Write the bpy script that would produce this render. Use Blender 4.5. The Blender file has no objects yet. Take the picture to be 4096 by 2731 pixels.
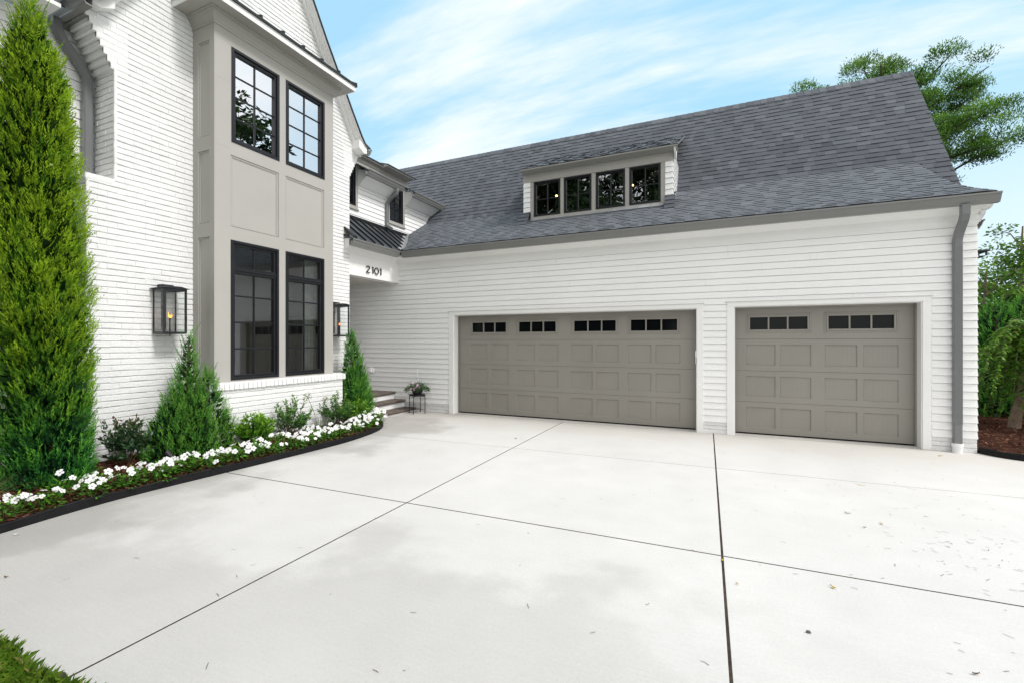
import bpy, math, random
from mathutils import Vector

rnd = random.Random(11)
sc = bpy.context.scene
COL = sc.collection
rad = math.radians


# ------------------------------------------------------------------ mesh helper
class MB:
    def __init__(self):
        self.v = []; self.f = []; self.m = []; self.t = []

    def face(self, pts, m=0, t=0.5):
        n = len(self.v)
        self.v.extend([tuple(p) for p in pts])
        self.f.append(tuple(range(n, n + len(pts))))
        self.m.append(m); self.t.append(t)

    def box(self, x0, x1, y0, y1, z0, z1, m=0, t=0.5):
        n = len(self.v)
        self.v += [(x0, y0, z0), (x1, y0, z0), (x1, y1, z0), (x0, y1, z0),
                   (x0, y0, z1), (x1, y0, z1), (x1, y1, z1), (x0, y1, z1)]
        for q in ((0, 3, 2, 1), (4, 5, 6, 7), (0, 1, 5, 4), (1, 2, 6, 5), (2, 3, 7, 6), (3, 0, 4, 7)):
            self.f.append(tuple(n + i for i in q)); self.m.append(m); self.t.append(t)

    def bbox(self, x0, x1, y0, y1, z0, z1, b=0.006, m=0, t=0.5):
        """box with chamfered edges"""
        n = len(self.v)
        cs = []
        for z, i in ((z0, b), (z0 + b, 0), (z1 - b, 0), (z1, b)):
            j = b - i
            cs.append([(x0 + i + j * 0, y0 + b, z), (x0 + b, y0 + i, z), (x1 - b, y0 + i, z), (x1 - i, y0 + b, z),
                       (x1 - i, y1 - b, z), (x1 - b, y1 - i, z), (x0 + b, y1 - i, z), (x0 + i, y1 - b, z)])
        for c in cs: self.v += c
        self.f.append(tuple(n + 7 - i for i in range(8))); self.m.append(m); self.t.append(t)
        self.f.append(tuple(n + 24 + i for i in range(8))); self.m.append(m); self.t.append(t)
        for k in range(3):
            for i in range(8):
                a = n + 8 * k + i; c = n + 8 * k + (i + 1) % 8
                self.f.append((a, c, c + 8, a + 8)); self.m.append(m); self.t.append(t)

    def prism(self, poly, fn, a, b, m=0, t=0.5):
        """extrude a 2-D polygon: fn(p, q, s) -> xyz for s in (a, b)"""
        A = [fn(p, q, a) for p, q in poly]; B = [fn(p, q, b) for p, q in poly]
        n = len(self.v); k = len(poly)
        self.v += A + B
        self.f.append(tuple(n + i for i in range(k))); self.m.append(m); self.t.append(t)
        self.f.append(tuple(n + k + k - 1 - i for i in range(k))); self.m.append(m); self.t.append(t)
        for i in range(k):
            j = (i + 1) % k
            self.f.append((n + i, n + k + i, n + k + j, n + j)); self.m.append(m); self.t.append(t)

    def tube(self, pts, r, n=8, m=0, t=0.5, cap=True):
        pts = [Vector(p) for p in pts]
        rr = r if isinstance(r, (list, tuple)) else [r] * len(pts)
        base = len(self.v)
        up = None
        for i, p in enumerate(pts):
            d = (pts[min(i + 1, len(pts) - 1)] - pts[max(i - 1, 0)]).normalized()
            if up is None:
                up = Vector((0, 0, 1)) if abs(d.z) < 0.9 else Vector((1, 0, 0))
            s = d.cross(up).normalized(); u = s.cross(d).normalized(); up = u
            for k in range(n):
                a = 2 * math.pi * k / n
                self.v.append(tuple(p + s * (math.cos(a) * rr[i]) + u * (math.sin(a) * rr[i])))
        for i in range(len(pts) - 1):
            for k in range(n):
                a = base + i * n + k; b = base + i * n + (k + 1) % n
                self.f.append((a, b, b + n, a + n)); self.m.append(m); self.t.append(t)
        if cap:
            self.f.append(tuple(base + n - 1 - k for k in range(n))); self.m.append(m); self.t.append(t)
            e = base + (len(pts) - 1) * n
            self.f.append(tuple(e + k for k in range(n))); self.m.append(m); self.t.append(t)

    def rtube(self, pts, side, w, th, m=0):
        """rectangular pipe along pts; side = unit vector of its width"""
        pts = [Vector(p) for p in pts]; s = Vector(side)
        base = len(self.v); b = 0.12
        for i, p in enumerate(pts):
            d0 = (pts[i] - pts[i - 1]).normalized() if i else (pts[1] - pts[0]).normalized()
            d1 = (pts[i + 1] - pts[i]).normalized() if i < len(pts) - 1 else d0
            d = (d0 + d1).normalized(); k = 1 / max(0.5, d.dot(d0))
            u = d.cross(s).normalized() * k
            for a, c in ((-1, -1 + 2 * b), (-1 + 2 * b, -1), (1 - 2 * b, -1), (1, -1 + 2 * b), (1, 1 - 2 * b), (1 - 2 * b, 1), (-1 + 2 * b, 1), (-1, 1 - 2 * b)):
                self.v.append(tuple(p + s * (a * w / 2) + u * (c * th / 2)))
        for i in range(len(pts) - 1):
            for k in range(8):
                a = base + i * 8 + k; c = base + i * 8 + (k + 1) % 8
                self.f.append((a, c, c + 8, a + 8)); self.m.append(m); self.t.append(0.5)
        self.f.append(tuple(base + 7 - k for k in range(8))); self.m.append(m); self.t.append(0.5)
        e = base + (len(pts) - 1) * 8
        self.f.append(tuple(e + k for k in range(8))); self.m.append(m); self.t.append(0.5)

    def leaf(self, p, d, s, L, W, t=0.5, m=0):
        """kite leaf: base p, direction d, side vector s (unit)"""
        x, y, z = p; h = 0.45
        self.face(((x, y, z),
                   (x + d[0] * L * h + s[0] * W / 2, y + d[1] * L * h + s[1] * W / 2, z + d[2] * L * h + s[2] * W / 2),
                   (x + d[0] * L, y + d[1] * L, z + d[2] * L),
                   (x + d[0] * L * h - s[0] * W / 2, y + d[1] * L * h - s[1] * W / 2, z + d[2] * L * h - s[2] * W / 2)), m, t)

    def build(self, name, mats, parent=None, local=False, loc=None, smooth=False):
        me = bpy.data.meshes.new(name)
        o = bpy.data.objects.new(name, me)
        off = Vector((0, 0, 0))
        if parent is not None:
            if not local:
                q = parent
                while q is not None:
                    off += q.location; q = q.parent
            o.parent = parent
        elif loc is not None:
            off = Vector(loc) if not local else off
            o.location = loc
        vs = [(a - off.x, b - off.y, c - off.z) for a, b, c in self.v]
        me.from_pydata(vs, [], self.f)
        for x in (mats if isinstance(mats, (list, tuple)) else [mats]):
            me.materials.append(x)
        me.polygons.foreach_set('material_index', self.m)
        at = me.attributes.new('tone', 'FLOAT', 'FACE')
        at.data.foreach_set('value', self.t)
        if smooth:
            me.polygons.foreach_set('use_smooth', [True] * len(self.f))
        me.update()
        COL.objects.link(o)
        return o


def tag(o, label=None, cat=None, group=None, kind=None):
    if label: o['label'] = label
    if cat: o['category'] = cat
    if group: o['group'] = group
    if kind: o['kind'] = kind
    return o


def thing(name, label, cat, loc=(0, 0, 0), rz=0, group=None):
    o = bpy.data.objects.new(name, None)
    o.empty_display_size = 0.2
    o.location = loc; o.rotation_euler = (0, 0, rz)
    COL.objects.link(o)
    return tag(o, label, cat, group)


# ------------------------------------------------------------------ materials
def new_mat(name):
    m = bpy.data.materials.new(name); m.use_nodes = True
    nt = m.node_tree
    return m, nt, nt.nodes['Principled BSDF']


def N(nt, typ, **kw):
    n = nt.nodes.new(typ)
    for k, v in kw.items():
        setattr(n, k, v)
    return n


def lk(nt, a, b): nt.links.new(a, b)


def noise(nt, scale, detail=4, vec=None, rough=0.6):
    n = N(nt, 'ShaderNodeTexNoise'); n.inputs['Scale'].default_value = scale
    n.inputs['Detail'].default_value = detail; n.inputs['Roughness'].default_value = rough
    if vec is not None: lk(nt, vec, n.inputs['Vector'])
    return n.outputs['Fac']


def math_(nt, op, a, b=None, clamp=False):
    n = N(nt, 'ShaderNodeMath', operation=op); n.use_clamp = clamp
    for i, x in enumerate((a, b)):
        if x is None: continue
        if isinstance(x, (int, float)): n.inputs[i].default_value = x
        else: lk(nt, x, n.inputs[i])
    return n.outputs[0]


def maprange(nt, v, a, b, c, d, smooth=False):
    n = N(nt, 'ShaderNodeMapRange')
    if smooth: n.interpolation_type = 'SMOOTHSTEP'
    lk(nt, v, n.inputs[0])
    for i, x in enumerate((a, b, c, d)): n.inputs[i + 1].default_value = x
    return n.outputs[0]


def mixc(nt, fac, a, b, blend='MIX'):
    n = N(nt, 'ShaderNodeMix', data_type='RGBA', blend_type=blend)
    if isinstance(fac, (int, float)): n.inputs[0].default_value = fac
    else: lk(nt, fac, n.inputs[0])
    for i, x in ((6, a), (7, b)):
        if isinstance(x, tuple): n.inputs[i].default_value = x if len(x) == 4 else (*x, 1)
        else: lk(nt, x, n.inputs[i])
    return n.outputs[2]


def scale_col(nt, col, fac):
    """colour times a scalar socket"""
    n = N(nt, 'ShaderNodeVectorMath', operation='SCALE')
    if isinstance(col, tuple): n.inputs[0].default_value = col[:3]
    else: lk(nt, col, n.inputs[0])
    lk(nt, fac, n.inputs['Scale'])
    return n.outputs[0]


def surf(name, color, rough=0.6, spec=0.3, metal=0.0, var=(3.0, 0.06), bump=None, fine=None):
    m, nt, b = new_mat(name)
    tc = N(nt, 'ShaderNodeTexCoord').outputs['Object']
    f = maprange(nt, noise(nt, var[0], 5, tc), 0.3, 0.7, 1 - var[1], 1 + var[1])
    if fine:
        f = math_(nt, 'MULTIPLY', f, maprange(nt, noise(nt, fine[0], 3, tc), 0.3, 0.7, 1 - fine[1], 1 + fine[1]))
    lk(nt, scale_col(nt, color, f), b.inputs['Base Color'])
    b.inputs['Roughness'].default_value = rough
    b.inputs['Specular IOR Level'].default_value = spec
    b.inputs['Metallic'].default_value = metal
    if bump:
        bn = N(nt, 'ShaderNodeBump'); bn.inputs['Strength'].default_value = bump[1]; bn.inputs['Distance'].default_value = bump[2]
        lk(nt, noise(nt, bump[0], 5, tc), bn.inputs['Height'])
        lk(nt, bn.outputs[0], b.inputs['Normal'])
    return m


def tone_mat(name, ramp, rough=0.6, spec=0.25, trans=0.0, var=(2.0, 0.1), bump=None, low=None, sheen=0.0):
    """colour from the per-face attribute 'tone' through a ramp"""
    m, nt, b = new_mat(name)
    a = N(nt, 'ShaderNodeAttribute', attribute_name='tone')
    r = N(nt, 'ShaderNodeValToRGB')
    while len(r.color_ramp.elements) < len(ramp): r.color_ramp.elements.new(0.5)
    for e, (p, c) in zip(r.color_ramp.elements, ramp):
        e.position = p; e.color = (*c, 1)
    lk(nt, a.outputs['Fac'], r.inputs[0])
    tc = N(nt, 'ShaderNodeTexCoord').outputs['Object']
    f = maprange(nt, noise(nt, var[0], 3, tc), 0.3, 0.7, 1 - var[1], 1 + var[1])
    c = scale_col(nt, r.outputs[0], f)
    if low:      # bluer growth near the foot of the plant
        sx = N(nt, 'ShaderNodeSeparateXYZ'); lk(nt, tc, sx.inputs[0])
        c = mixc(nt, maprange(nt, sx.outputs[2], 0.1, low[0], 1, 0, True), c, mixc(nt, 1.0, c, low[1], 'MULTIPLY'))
    lk(nt, c, b.inputs['Base Color'])
    b.inputs['Roughness'].default_value = rough; b.inputs['Specular IOR Level'].default_value = spec
    if sheen:      # mineral granules brighten at grazing angles
        b.inputs['Sheen Weight'].default_value = sheen; b.inputs['Sheen Roughness'].default_value = 0.45; b.inputs['Sheen Tint'].default_value = (0.85, 0.93, 1, 1)
    if bump:
        bn = N(nt, 'ShaderNodeBump'); bn.inputs['Strength'].default_value = bump[1]; bn.inputs['Distance'].default_value = bump[2]
        lk(nt, noise(nt, bump[0], 3, tc), bn.inputs['Height']); lk(nt, bn.outputs[0], b.inputs['Normal'])
    if trans > 0:
        tr = N(nt, 'ShaderNodeBsdfTranslucent'); lk(nt, c, tr.inputs[0])
        mx = N(nt, 'ShaderNodeMixShader'); mx.inputs[0].default_value = trans
        lk(nt, b.outputs[0], mx.inputs[1]); lk(nt, tr.outputs[0], mx.inputs[2])
        lk(nt, mx.outputs[0], nt.nodes['Material Output'].inputs[0])
    return m


def glass(name, tint, refl, wobble=0.0):
    m, nt, b = new_mat(name)
    nt.nodes.remove(b)
    t = N(nt, 'ShaderNodeBsdfTransparent'); t.inputs[0].default_value = (*tint, 1)
    g = N(nt, 'ShaderNodeBsdfGlossy'); g.inputs['Roughness'].default_value = 0.0
    g.inputs[0].default_value = (0.95, 0.97, 1.0, 1)
    fr = N(nt, 'ShaderNodeFresnel'); fr.inputs[0].default_value = 1.5
    if wobble:
        tc = N(nt, 'ShaderNodeTexCoord').outputs['Object']
        bn = N(nt, 'ShaderNodeBump'); bn.inputs['Strength'].default_value = wobble; bn.inputs['Distance'].default_value = 0.02
        lk(nt, noise(nt, 2.2, 1, tc), bn.inputs['Height']); lk(nt, bn.outputs[0], g.inputs['Normal'])
    f = math_(nt, 'ADD', fr.outputs[0], refl, True)
    mx = N(nt, 'ShaderNodeMixShader')
    lk(nt, f, mx.inputs[0]); lk(nt, t.outputs[0], mx.inputs[1]); lk(nt, g.outputs[0], mx.inputs[2])
    lk(nt, mx.outputs[0], nt.nodes['Material Output'].inputs[0])
    return m


def emit(name, color, strength):
    m, nt, b = new_mat(name)
    b.inputs['Base Color'].default_value = (*color, 1)
    b.inputs['Emission Color'].default_value = (*color, 1)
    b.inputs['Emission Strength'].default_value = strength
    return m


M = {}
M['brick'] = surf('painted_white_brick', (0.79, 0.79, 0.79), 0.55, 0.25, var=(1.6, 0.035), bump=(38, 0.55, 0.012), fine=(24, 0.035))
M['siding'] = surf('white_lap_siding', (0.85, 0.85, 0.845), 0.5, 0.25, var=(0.8, 0.025), fine=(30, 0.02))
M['trim'] = surf('white_trim_paint', (0.83, 0.825, 0.815), 0.45, 0.3, var=(0.9, 0.03))
M['greige'] = surf('greige_trim_paint', (0.395, 0.382, 0.357), 0.5, 0.3, var=(1.2, 0.035), fine=(160, 0.03))
M['door'] = surf('taupe_garage_door_paint', (0.272, 0.260, 0.232), 0.45, 0.35, var=(1.1, 0.05), fine=(170, 0.05), bump=(220, 0.15, 0.002))
M['gutter'] = surf('grey_gutter_metal', (0.20, 0.20, 0.195), 0.35, 0.5, var=(1.5, 0.06), fine=(150, 0.04))
M['spout'] = surf('grey_downspout_metal', (0.17, 0.175, 0.18), 0.38, 0.5, var=(1.5, 0.06))
M['black'] = surf('black_window_frame', (0.007, 0.008, 0.011), 0.35, 0.45, var=(3, 0.1))
M['metalroof'] = surf('dark_standing_seam_metal', (0.085, 0.092, 0.105), 0.32, 0.6, metal=0.35, var=(2.0, 0.12))
M['seam'] = surf('dark_metal_seam', (0.012, 0.014, 0.017), 0.4, 0.4)
M['flash'] = surf('grey_valley_flashing', (0.33, 0.34, 0.35), 0.4, 0.5, metal=0.3, var=(6, 0.15))
M['dark'] = surf('dark_interior', (0.018, 0.019, 0.018), 0.9, 0.1)
M['room'] = surf('dim_room_wall', (0.14, 0.145, 0.135), 0.9, 0.1)
M['gap'] = surf('dark_joint_filler', (0.050, 0.040, 0.031), 0.95, 0.1, var=(14, 0.5))
M['seal'] = surf('black_rubber_seal', (0.01, 0.01, 0.01), 0.7, 0.2)
M['pvc'] = surf('white_pipe_plastic', (0.82, 0.83, 0.84), 0.35, 0.4)
M['tread'] = surf('brown_stone_tread', (0.135, 0.112, 0.095), 0.8, 0.2, var=(5, 0.2), bump=(22, 0.8, 0.03))
M['porch'] = surf('porch_ceiling_paint', (0.6, 0.57, 0.53), 0.6, 0.2)
M['edging'] = surf('black_plastic_edging', (0.009, 0.009, 0.010), 0.6, 0.2, var=(8, 0.3))
M['iron'] = surf('black_iron', (0.014, 0.014, 0.016), 0.45, 0.4)
M['bronze'] = surf('dark_bronze_lantern_metal', (0.016, 0.017, 0.023), 0.4, 0.45)
M['pot'] = surf('black_plastic_pot', (0.012, 0.012, 0.012), 0.6, 0.3)
M['wire'] = surf('pale_hanger_plastic', (0.75, 0.78, 0.8), 0.4, 0.3)
M['bark'] = surf('grey_brown_bark', (0.19, 0.145, 0.105), 0.9, 0.1, var=(9, 0.3), bump=(30, 0.8, 0.02))
M['stem'] = surf('brown_stem', (0.10, 0.075, 0.045), 0.9, 0.1)
M['pinebark'] = surf('pine_bark', (0.10, 0.075, 0.06), 0.9, 0.1, var=(5, 0.3))
M['soil'] = surf('mulch_soil', (0.062, 0.028, 0.019), 0.95, 0.05, var=(11, 0.5), bump=(45, 1.0, 0.04))
M['curtain'] = surf('pale_curtain_fabric', (0.42, 0.43, 0.42), 0.9, 0.1, var=(9, 0.2))
M['shingle'] = tone_mat('grey_asphalt_shingle', [(0.0, (0.020, 0.022, 0.028)), (0.5, (0.062, 0.068, 0.082)), (1.0, (0.125, 0.135, 0.155))], 0.85, 0.2, var=(110, 0.2), bump=(240, 0.5, 0.004), sheen=0.35)
M['chips'] = tone_mat('mulch_chips', [(0, (0.03, 0.014, 0.009)), (0.6, (0.135, 0.055, 0.032)), (1, (0.31, 0.17, 0.11))], 0.9, 0.1)
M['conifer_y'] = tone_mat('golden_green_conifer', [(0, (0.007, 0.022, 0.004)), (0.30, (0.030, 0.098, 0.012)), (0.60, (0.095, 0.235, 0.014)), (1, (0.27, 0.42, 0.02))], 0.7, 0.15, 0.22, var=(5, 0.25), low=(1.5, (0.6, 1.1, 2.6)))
M['conifer_g'] = tone_mat('emerald_conifer', [(0, (0.006, 0.019, 0.007)), (0.33, (0.028, 0.11, 0.025)), (0.62, (0.068, 0.25, 0.036)), (1, (0.17, 0.37, 0.05))], 0.7, 0.15, 0.2, var=(5, 0.25))
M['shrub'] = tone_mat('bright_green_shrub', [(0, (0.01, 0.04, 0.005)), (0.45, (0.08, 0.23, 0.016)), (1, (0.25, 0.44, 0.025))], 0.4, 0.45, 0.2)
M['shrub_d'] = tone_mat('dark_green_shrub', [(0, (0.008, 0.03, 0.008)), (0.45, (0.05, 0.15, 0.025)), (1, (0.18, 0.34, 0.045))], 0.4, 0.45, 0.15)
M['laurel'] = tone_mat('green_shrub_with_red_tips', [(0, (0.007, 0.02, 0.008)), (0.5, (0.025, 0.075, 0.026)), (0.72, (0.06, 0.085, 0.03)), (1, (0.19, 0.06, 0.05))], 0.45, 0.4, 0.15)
M['strap'] = tone_mat('strap_leaf', [(0, (0.012, 0.04, 0.006)), (1, (0.11, 0.21, 0.03))], 0.45, 0.4, 0.2)
M['umbel'] = tone_mat('seed_head', [(0, (0.10, 0.14, 0.035)), (1, (0.33, 0.36, 0.14))], 0.6, 0.2, 0.2)
M['ogr'] = tone_mat('arching_grass_blade', [(0, (0.12, 0.17, 0.03)), (1, (0.42, 0.38, 0.16))], 0.6, 0.2, 0.25)
M['vinca'] = tone_mat('bedding_leaf', [(0, (0.02, 0.075, 0.008)), (0.5, (0.085, 0.26, 0.018)), (1, (0.22, 0.43, 0.035))], 0.38, 0.45, 0.2)
M['petal'] = tone_mat('white_petal', [(0, (0.70, 0.68, 0.70)), (1, (0.90, 0.90, 0.90))], 0.6, 0.2, 0.25, var=(60, 0.04))
M['pink'] = tone_mat('pink_petal', [(0, (0.45, 0.12, 0.3)), (1, (0.75, 0.45, 0.65))], 0.6, 0.2, 0.25)
M['basket'] = tone_mat('basket_leaf', [(0, (0.01, 0.03, 0.008)), (0.5, (0.05, 0.12, 0.025)), (1, (0.14, 0.23, 0.07))], 0.5, 0.3, 0.15)
M['pine'] = tone_mat('pine_needles', [(0, (0.018, 0.05, 0.012)), (0.42, (0.085, 0.20, 0.03)), (1, (0.23, 0.39, 0.05))], 0.6, 0.2, 0.25, var=(0.8, 0.2))
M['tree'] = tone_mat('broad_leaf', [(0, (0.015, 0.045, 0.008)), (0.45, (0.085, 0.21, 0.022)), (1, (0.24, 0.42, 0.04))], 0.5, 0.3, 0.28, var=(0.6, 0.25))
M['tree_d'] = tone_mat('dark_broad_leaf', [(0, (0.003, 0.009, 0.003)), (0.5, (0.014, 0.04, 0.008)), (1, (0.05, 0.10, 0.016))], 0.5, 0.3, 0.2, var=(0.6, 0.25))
M['grass'] = tone_mat('lawn_blade', [(0, (0.035, 0.075, 0.008)), (0.6, (0.12, 0.235, 0.018)), (0.9, (0.24, 0.34, 0.035)), (1, (0.40, 0.34, 0.13))], 0.5, 0.3, 0.3, var=(1.5, 0.2))
M['litter'] = tone_mat('dry_needle', [(0, (0.10, 0.085, 0.075)), (1, (0.24, 0.19, 0.15))], 0.9, 0.1)
M['leafy'] = tone_mat('yellow_fallen_leaf', [(0, (0.42, 0.25, 0.08)), (1, (0.62, 0.48, 0.06))], 0.7, 0.2)
M['leafb'] = tone_mat('brown_fallen_leaf', [(0, (0.12, 0.065, 0.03)), (1, (0.22, 0.12, 0.06))], 0.8, 0.2)
M['stone'] = surf('grey_pebble', (0.14, 0.125, 0.12), 0.8, 0.2)
M['flame'] = emit('gas_flame', (1.0, 0.38, 0.05), 3.0)
M['bulb'] = emit('warm_bulb', (1.0, 0.62, 0.22), 9.0)
M['g_up'] = glass('upper_window_glass', (0.75, 0.78, 0.78), 0.66)
M['g_lo'] = glass('lower_window_glass', (0.78, 0.84, 0.80), 0.10)
M['g_do'] = glass('dormer_window_glass', (0.6, 0.65, 0.6), 0.24, 0.25)
M['g_dk'] = surf('black_door_glass', (0.004, 0.005, 0.006), 0.08, 0.16, var=(3, 0.05))
M['g_la'] = glass('lantern_glass', (0.955, 0.97, 0.96), 0.005)
M['ground'] = surf('distant_grass_ground', (0.05, 0.085, 0.02), 0.95, 0.1, var=(0.3, 0.3), bump=(8, 0.6, 0.05))


def concrete():
    m, nt, b = new_mat('driveway_concrete')
    tc = N(nt, 'ShaderNodeTexCoord').outputs['Object']
    sx = N(nt, 'ShaderNodeSeparateXYZ'); lk(nt, tc, sx.inputs[0])
    n1 = noise(nt, 0.5, 4, tc, 0.5); n2 = noise(nt, 2.2, 4, tc, 0.5); n3 = noise(nt, 55, 3, tc); n4 = noise(nt, 260, 2, tc)
    f = maprange(nt, n1, 0.34, 0.66, 0.955, 1.03)
    f = math_(nt, 'MULTIPLY', f, maprange(nt, n2, 0.3, 0.7, 0.965, 1.03))
    f = math_(nt, 'MULTIPLY', f, maprange(nt, n3, 0.3, 0.7, 0.955, 1.04))
    f = math_(nt, 'MULTIPLY', f, maprange(nt, n4, 0.25, 0.75, 0.86, 1.11))
    # broom marks
    mp = N(nt, 'ShaderNodeMapping'); lk(nt, tc, mp.inputs[0]); mp.inputs['Scale'].default_value = (1.6, 26, 1)
    f = math_(nt, 'MULTIPLY', f, maprange(nt, noise(nt, 2.2, 4, mp.outputs[0]), 0.3, 0.7, 0.978, 1.018))
    # damp stain along the planting bed and in the near-left slab
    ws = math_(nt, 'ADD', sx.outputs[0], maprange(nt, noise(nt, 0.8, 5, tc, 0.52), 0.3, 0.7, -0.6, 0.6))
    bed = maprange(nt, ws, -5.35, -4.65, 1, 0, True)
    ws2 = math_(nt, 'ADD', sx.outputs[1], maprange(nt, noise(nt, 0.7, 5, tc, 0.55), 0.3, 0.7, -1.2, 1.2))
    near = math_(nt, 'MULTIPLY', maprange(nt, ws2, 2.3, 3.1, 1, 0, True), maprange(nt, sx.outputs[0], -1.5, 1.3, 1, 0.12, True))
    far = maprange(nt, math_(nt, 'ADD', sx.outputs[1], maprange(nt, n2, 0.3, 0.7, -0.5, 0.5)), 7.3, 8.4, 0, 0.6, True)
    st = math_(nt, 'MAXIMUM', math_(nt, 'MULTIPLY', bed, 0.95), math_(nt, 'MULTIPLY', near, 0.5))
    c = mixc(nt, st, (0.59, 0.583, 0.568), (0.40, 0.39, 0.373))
    c = mixc(nt, far, c, (0.52, 0.49, 0.45))
    lk(nt, scale_col(nt, c, f), b.inputs['Base Color'])
    b.inputs['Roughness'].default_value = 0.85; b.inputs['Specular IOR Level'].default_value = 0.2
    bn = N(nt, 'ShaderNodeBump'); bn.inputs['Strength'].default_value = 0.25; bn.inputs['Distance'].default_value = 0.004
    lk(nt, n4, bn.inputs['Height']); lk(nt, bn.outputs[0], b.inputs['Normal'])
    return m


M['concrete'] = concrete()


# ------------------------------------------------------------------ pattern builders
def bricks(mb, place, rowfn, z0, z1, course=0.0742, length=0.205, seed=1, back=0.03):
    r = random.Random(seed); z = z0; k = 0; g = 0.0045
    while z < z1 - 0.004:
        h = min(course, z1 - z)
        for (u0, u1) in rowfn(z + h / 2):
            if u1 - u0 < 0.02: continue
            mb.face((place(u0, z, -0.015), place(u1, z, -0.015), place(u1, z + h, -0.015), place(u0, z + h, -0.015)))
            mb.face((place(u0, z + 0.0125, -0.0035), place(u1, z + 0.0125, -0.0035), place(u1, z + h, -0.0035), place(u0, z + h, -0.0035)))
            mb.face((place(u0, z + 0.0125, -0.0035), place(u0, z + 0.0125, -0.015), place(u1, z + 0.0125, -0.015), place(u1, z + 0.0125, -0.0035)))
            u = u0 - (length / 2 if k % 2 else 0)
            while u < u1 - 0.004:
                w = length * r.uniform(0.97, 1.03)
                a = max(u, u0); b = min(u + w, u1); u += w
                if b - a < 0.02: continue
                a += 0.0018 if a > u0 else 0; b -= 0.0018 if b < u1 else 0
                d = r.gauss(0.0005, 0.0014); tl = r.gauss(0, 0.0012)
                j = [r.gauss(0, 0.0026) for _ in range(8)]
                lo, hi = z + 0.0105, z + h - 0.0005
                c = 0.0045
                mid = [(a, lo + j[0]), (b, lo + j[1]), (b, hi + j[2]), (a, hi + j[3])]
                fr = [(a + c, lo + c + j[0]), (b - c, lo + c + j[1]), (b - c, hi - c + j[2]), (a + c, hi - c + j[3])]
                bk = [place(p, q, -back) for p, q in mid]
                md = [place(p, q, d - 0.0045) for p, q in mid]
                ff = [place(p, q, d + tl * (1 if i in (0, 3) else -1)) for i, (p, q) in enumerate(fr)]
                n = len(mb.v); mb.v += bk + md + ff
                mb.f.append((n + 8, n + 9, n + 10, n + 11)); mb.m.append(0); mb.t.append(0.5)
                for i in range(4):
                    q = (i + 1) % 4
                    mb.f.append((n + 4 + i, n + 4 + q, n + 8 + q, n + 8 + i)); mb.m.append(0); mb.t.append(0.5)
                    mb.f.append((n + i, n + q, n + 4 + q, n + 4 + i)); mb.m.append(0); mb.t.append(0.5)
        z += course; k += 1


def siding(mb, place, rowfn, z0, z1, e=0.1142, breaks=(), seed=3):
    z = z0; r = random.Random(seed)
    while z < z1 - 0.003:
        top = min(z + e, z1)
        cuts = [z] + [b for b in sorted(breaks) if z + 1e-4 < b < top - 1e-4] + [top]
        D = lambda q: 0.0165 - 0.0125 * (q - z) / e
        for a, b in zip(cuts[:-1], cuts[1:]):
            for (u0, u1) in rowfn((a + b) / 2):
                # boards with occasional butt joints
                us = [u0]; x = u0 + r.uniform(1.2, 3.6)
                while x < u1 - 0.5:
                    us.append(x); x += r.uniform(2.4, 3.6)
                us.append(u1)
                for p, q in zip(us[:-1], us[1:]):
                    j = r.uniform(-0.0006, 0.0006)
                    q2 = q - (0.0012 if q < u1 else 0)
                    bt_ = b - 0.0065 if b == top and top < z1 else b          # dark shadow gap under the next board
                    mb.face((place(p, a, D(a) + j), place(q2, a, D(a) + j), place(q2, bt_, D(bt_) + j), place(p, bt_, D(bt_) + j)))
                    if bt_ < b:
                        mb.face((place(p, bt_, D(bt_) + j), place(q2, bt_, D(bt_) + j), place(q2, bt_, -0.008), place(p, bt_, -0.008)))
                        mb.face((place(p, bt_, -0.008), place(q2, bt_, -0.008), place(q2, b + 0.002, -0.008), place(p, b + 0.002, -0.008)))
                if a == z:
                    mb.face((place(u0, a, -0.008), place(u1, a, -0.008), place(u1, a, D(a)), place(u0, a, D(a))))
                mb.face((place(u0, a, 0), place(u0, a, D(a)), place(u0, b, D(b)), place(u0, b, 0)))
                mb.face((place(u1, a, 0), place(u1, b, 0), place(u1, b, D(b)), place(u1, a, D(a))))
        z += e


def catmull(pts, k=5):
    out = []
    P = [pts[0]] + list(pts) + [pts[-1]]
    for i in range(1, len(P) - 2):
        for s in range(k):
            t = s / k; a, b, c, d = P[i - 1], P[i], P[i + 1], P[i + 2]
            out.append(tuple(0.5 * ((2 * b[q]) + (-a[q] + c[q]) * t + (2 * a[q] - 5 * b[q] + 4 * c[q] - d[q]) * t * t + (-a[q] + 3 * b[q] - 3 * c[q] + d[q]) * t ** 3) for q in (0, 1)))
    out.append(tuple(pts[-1]))
    return out


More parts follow.
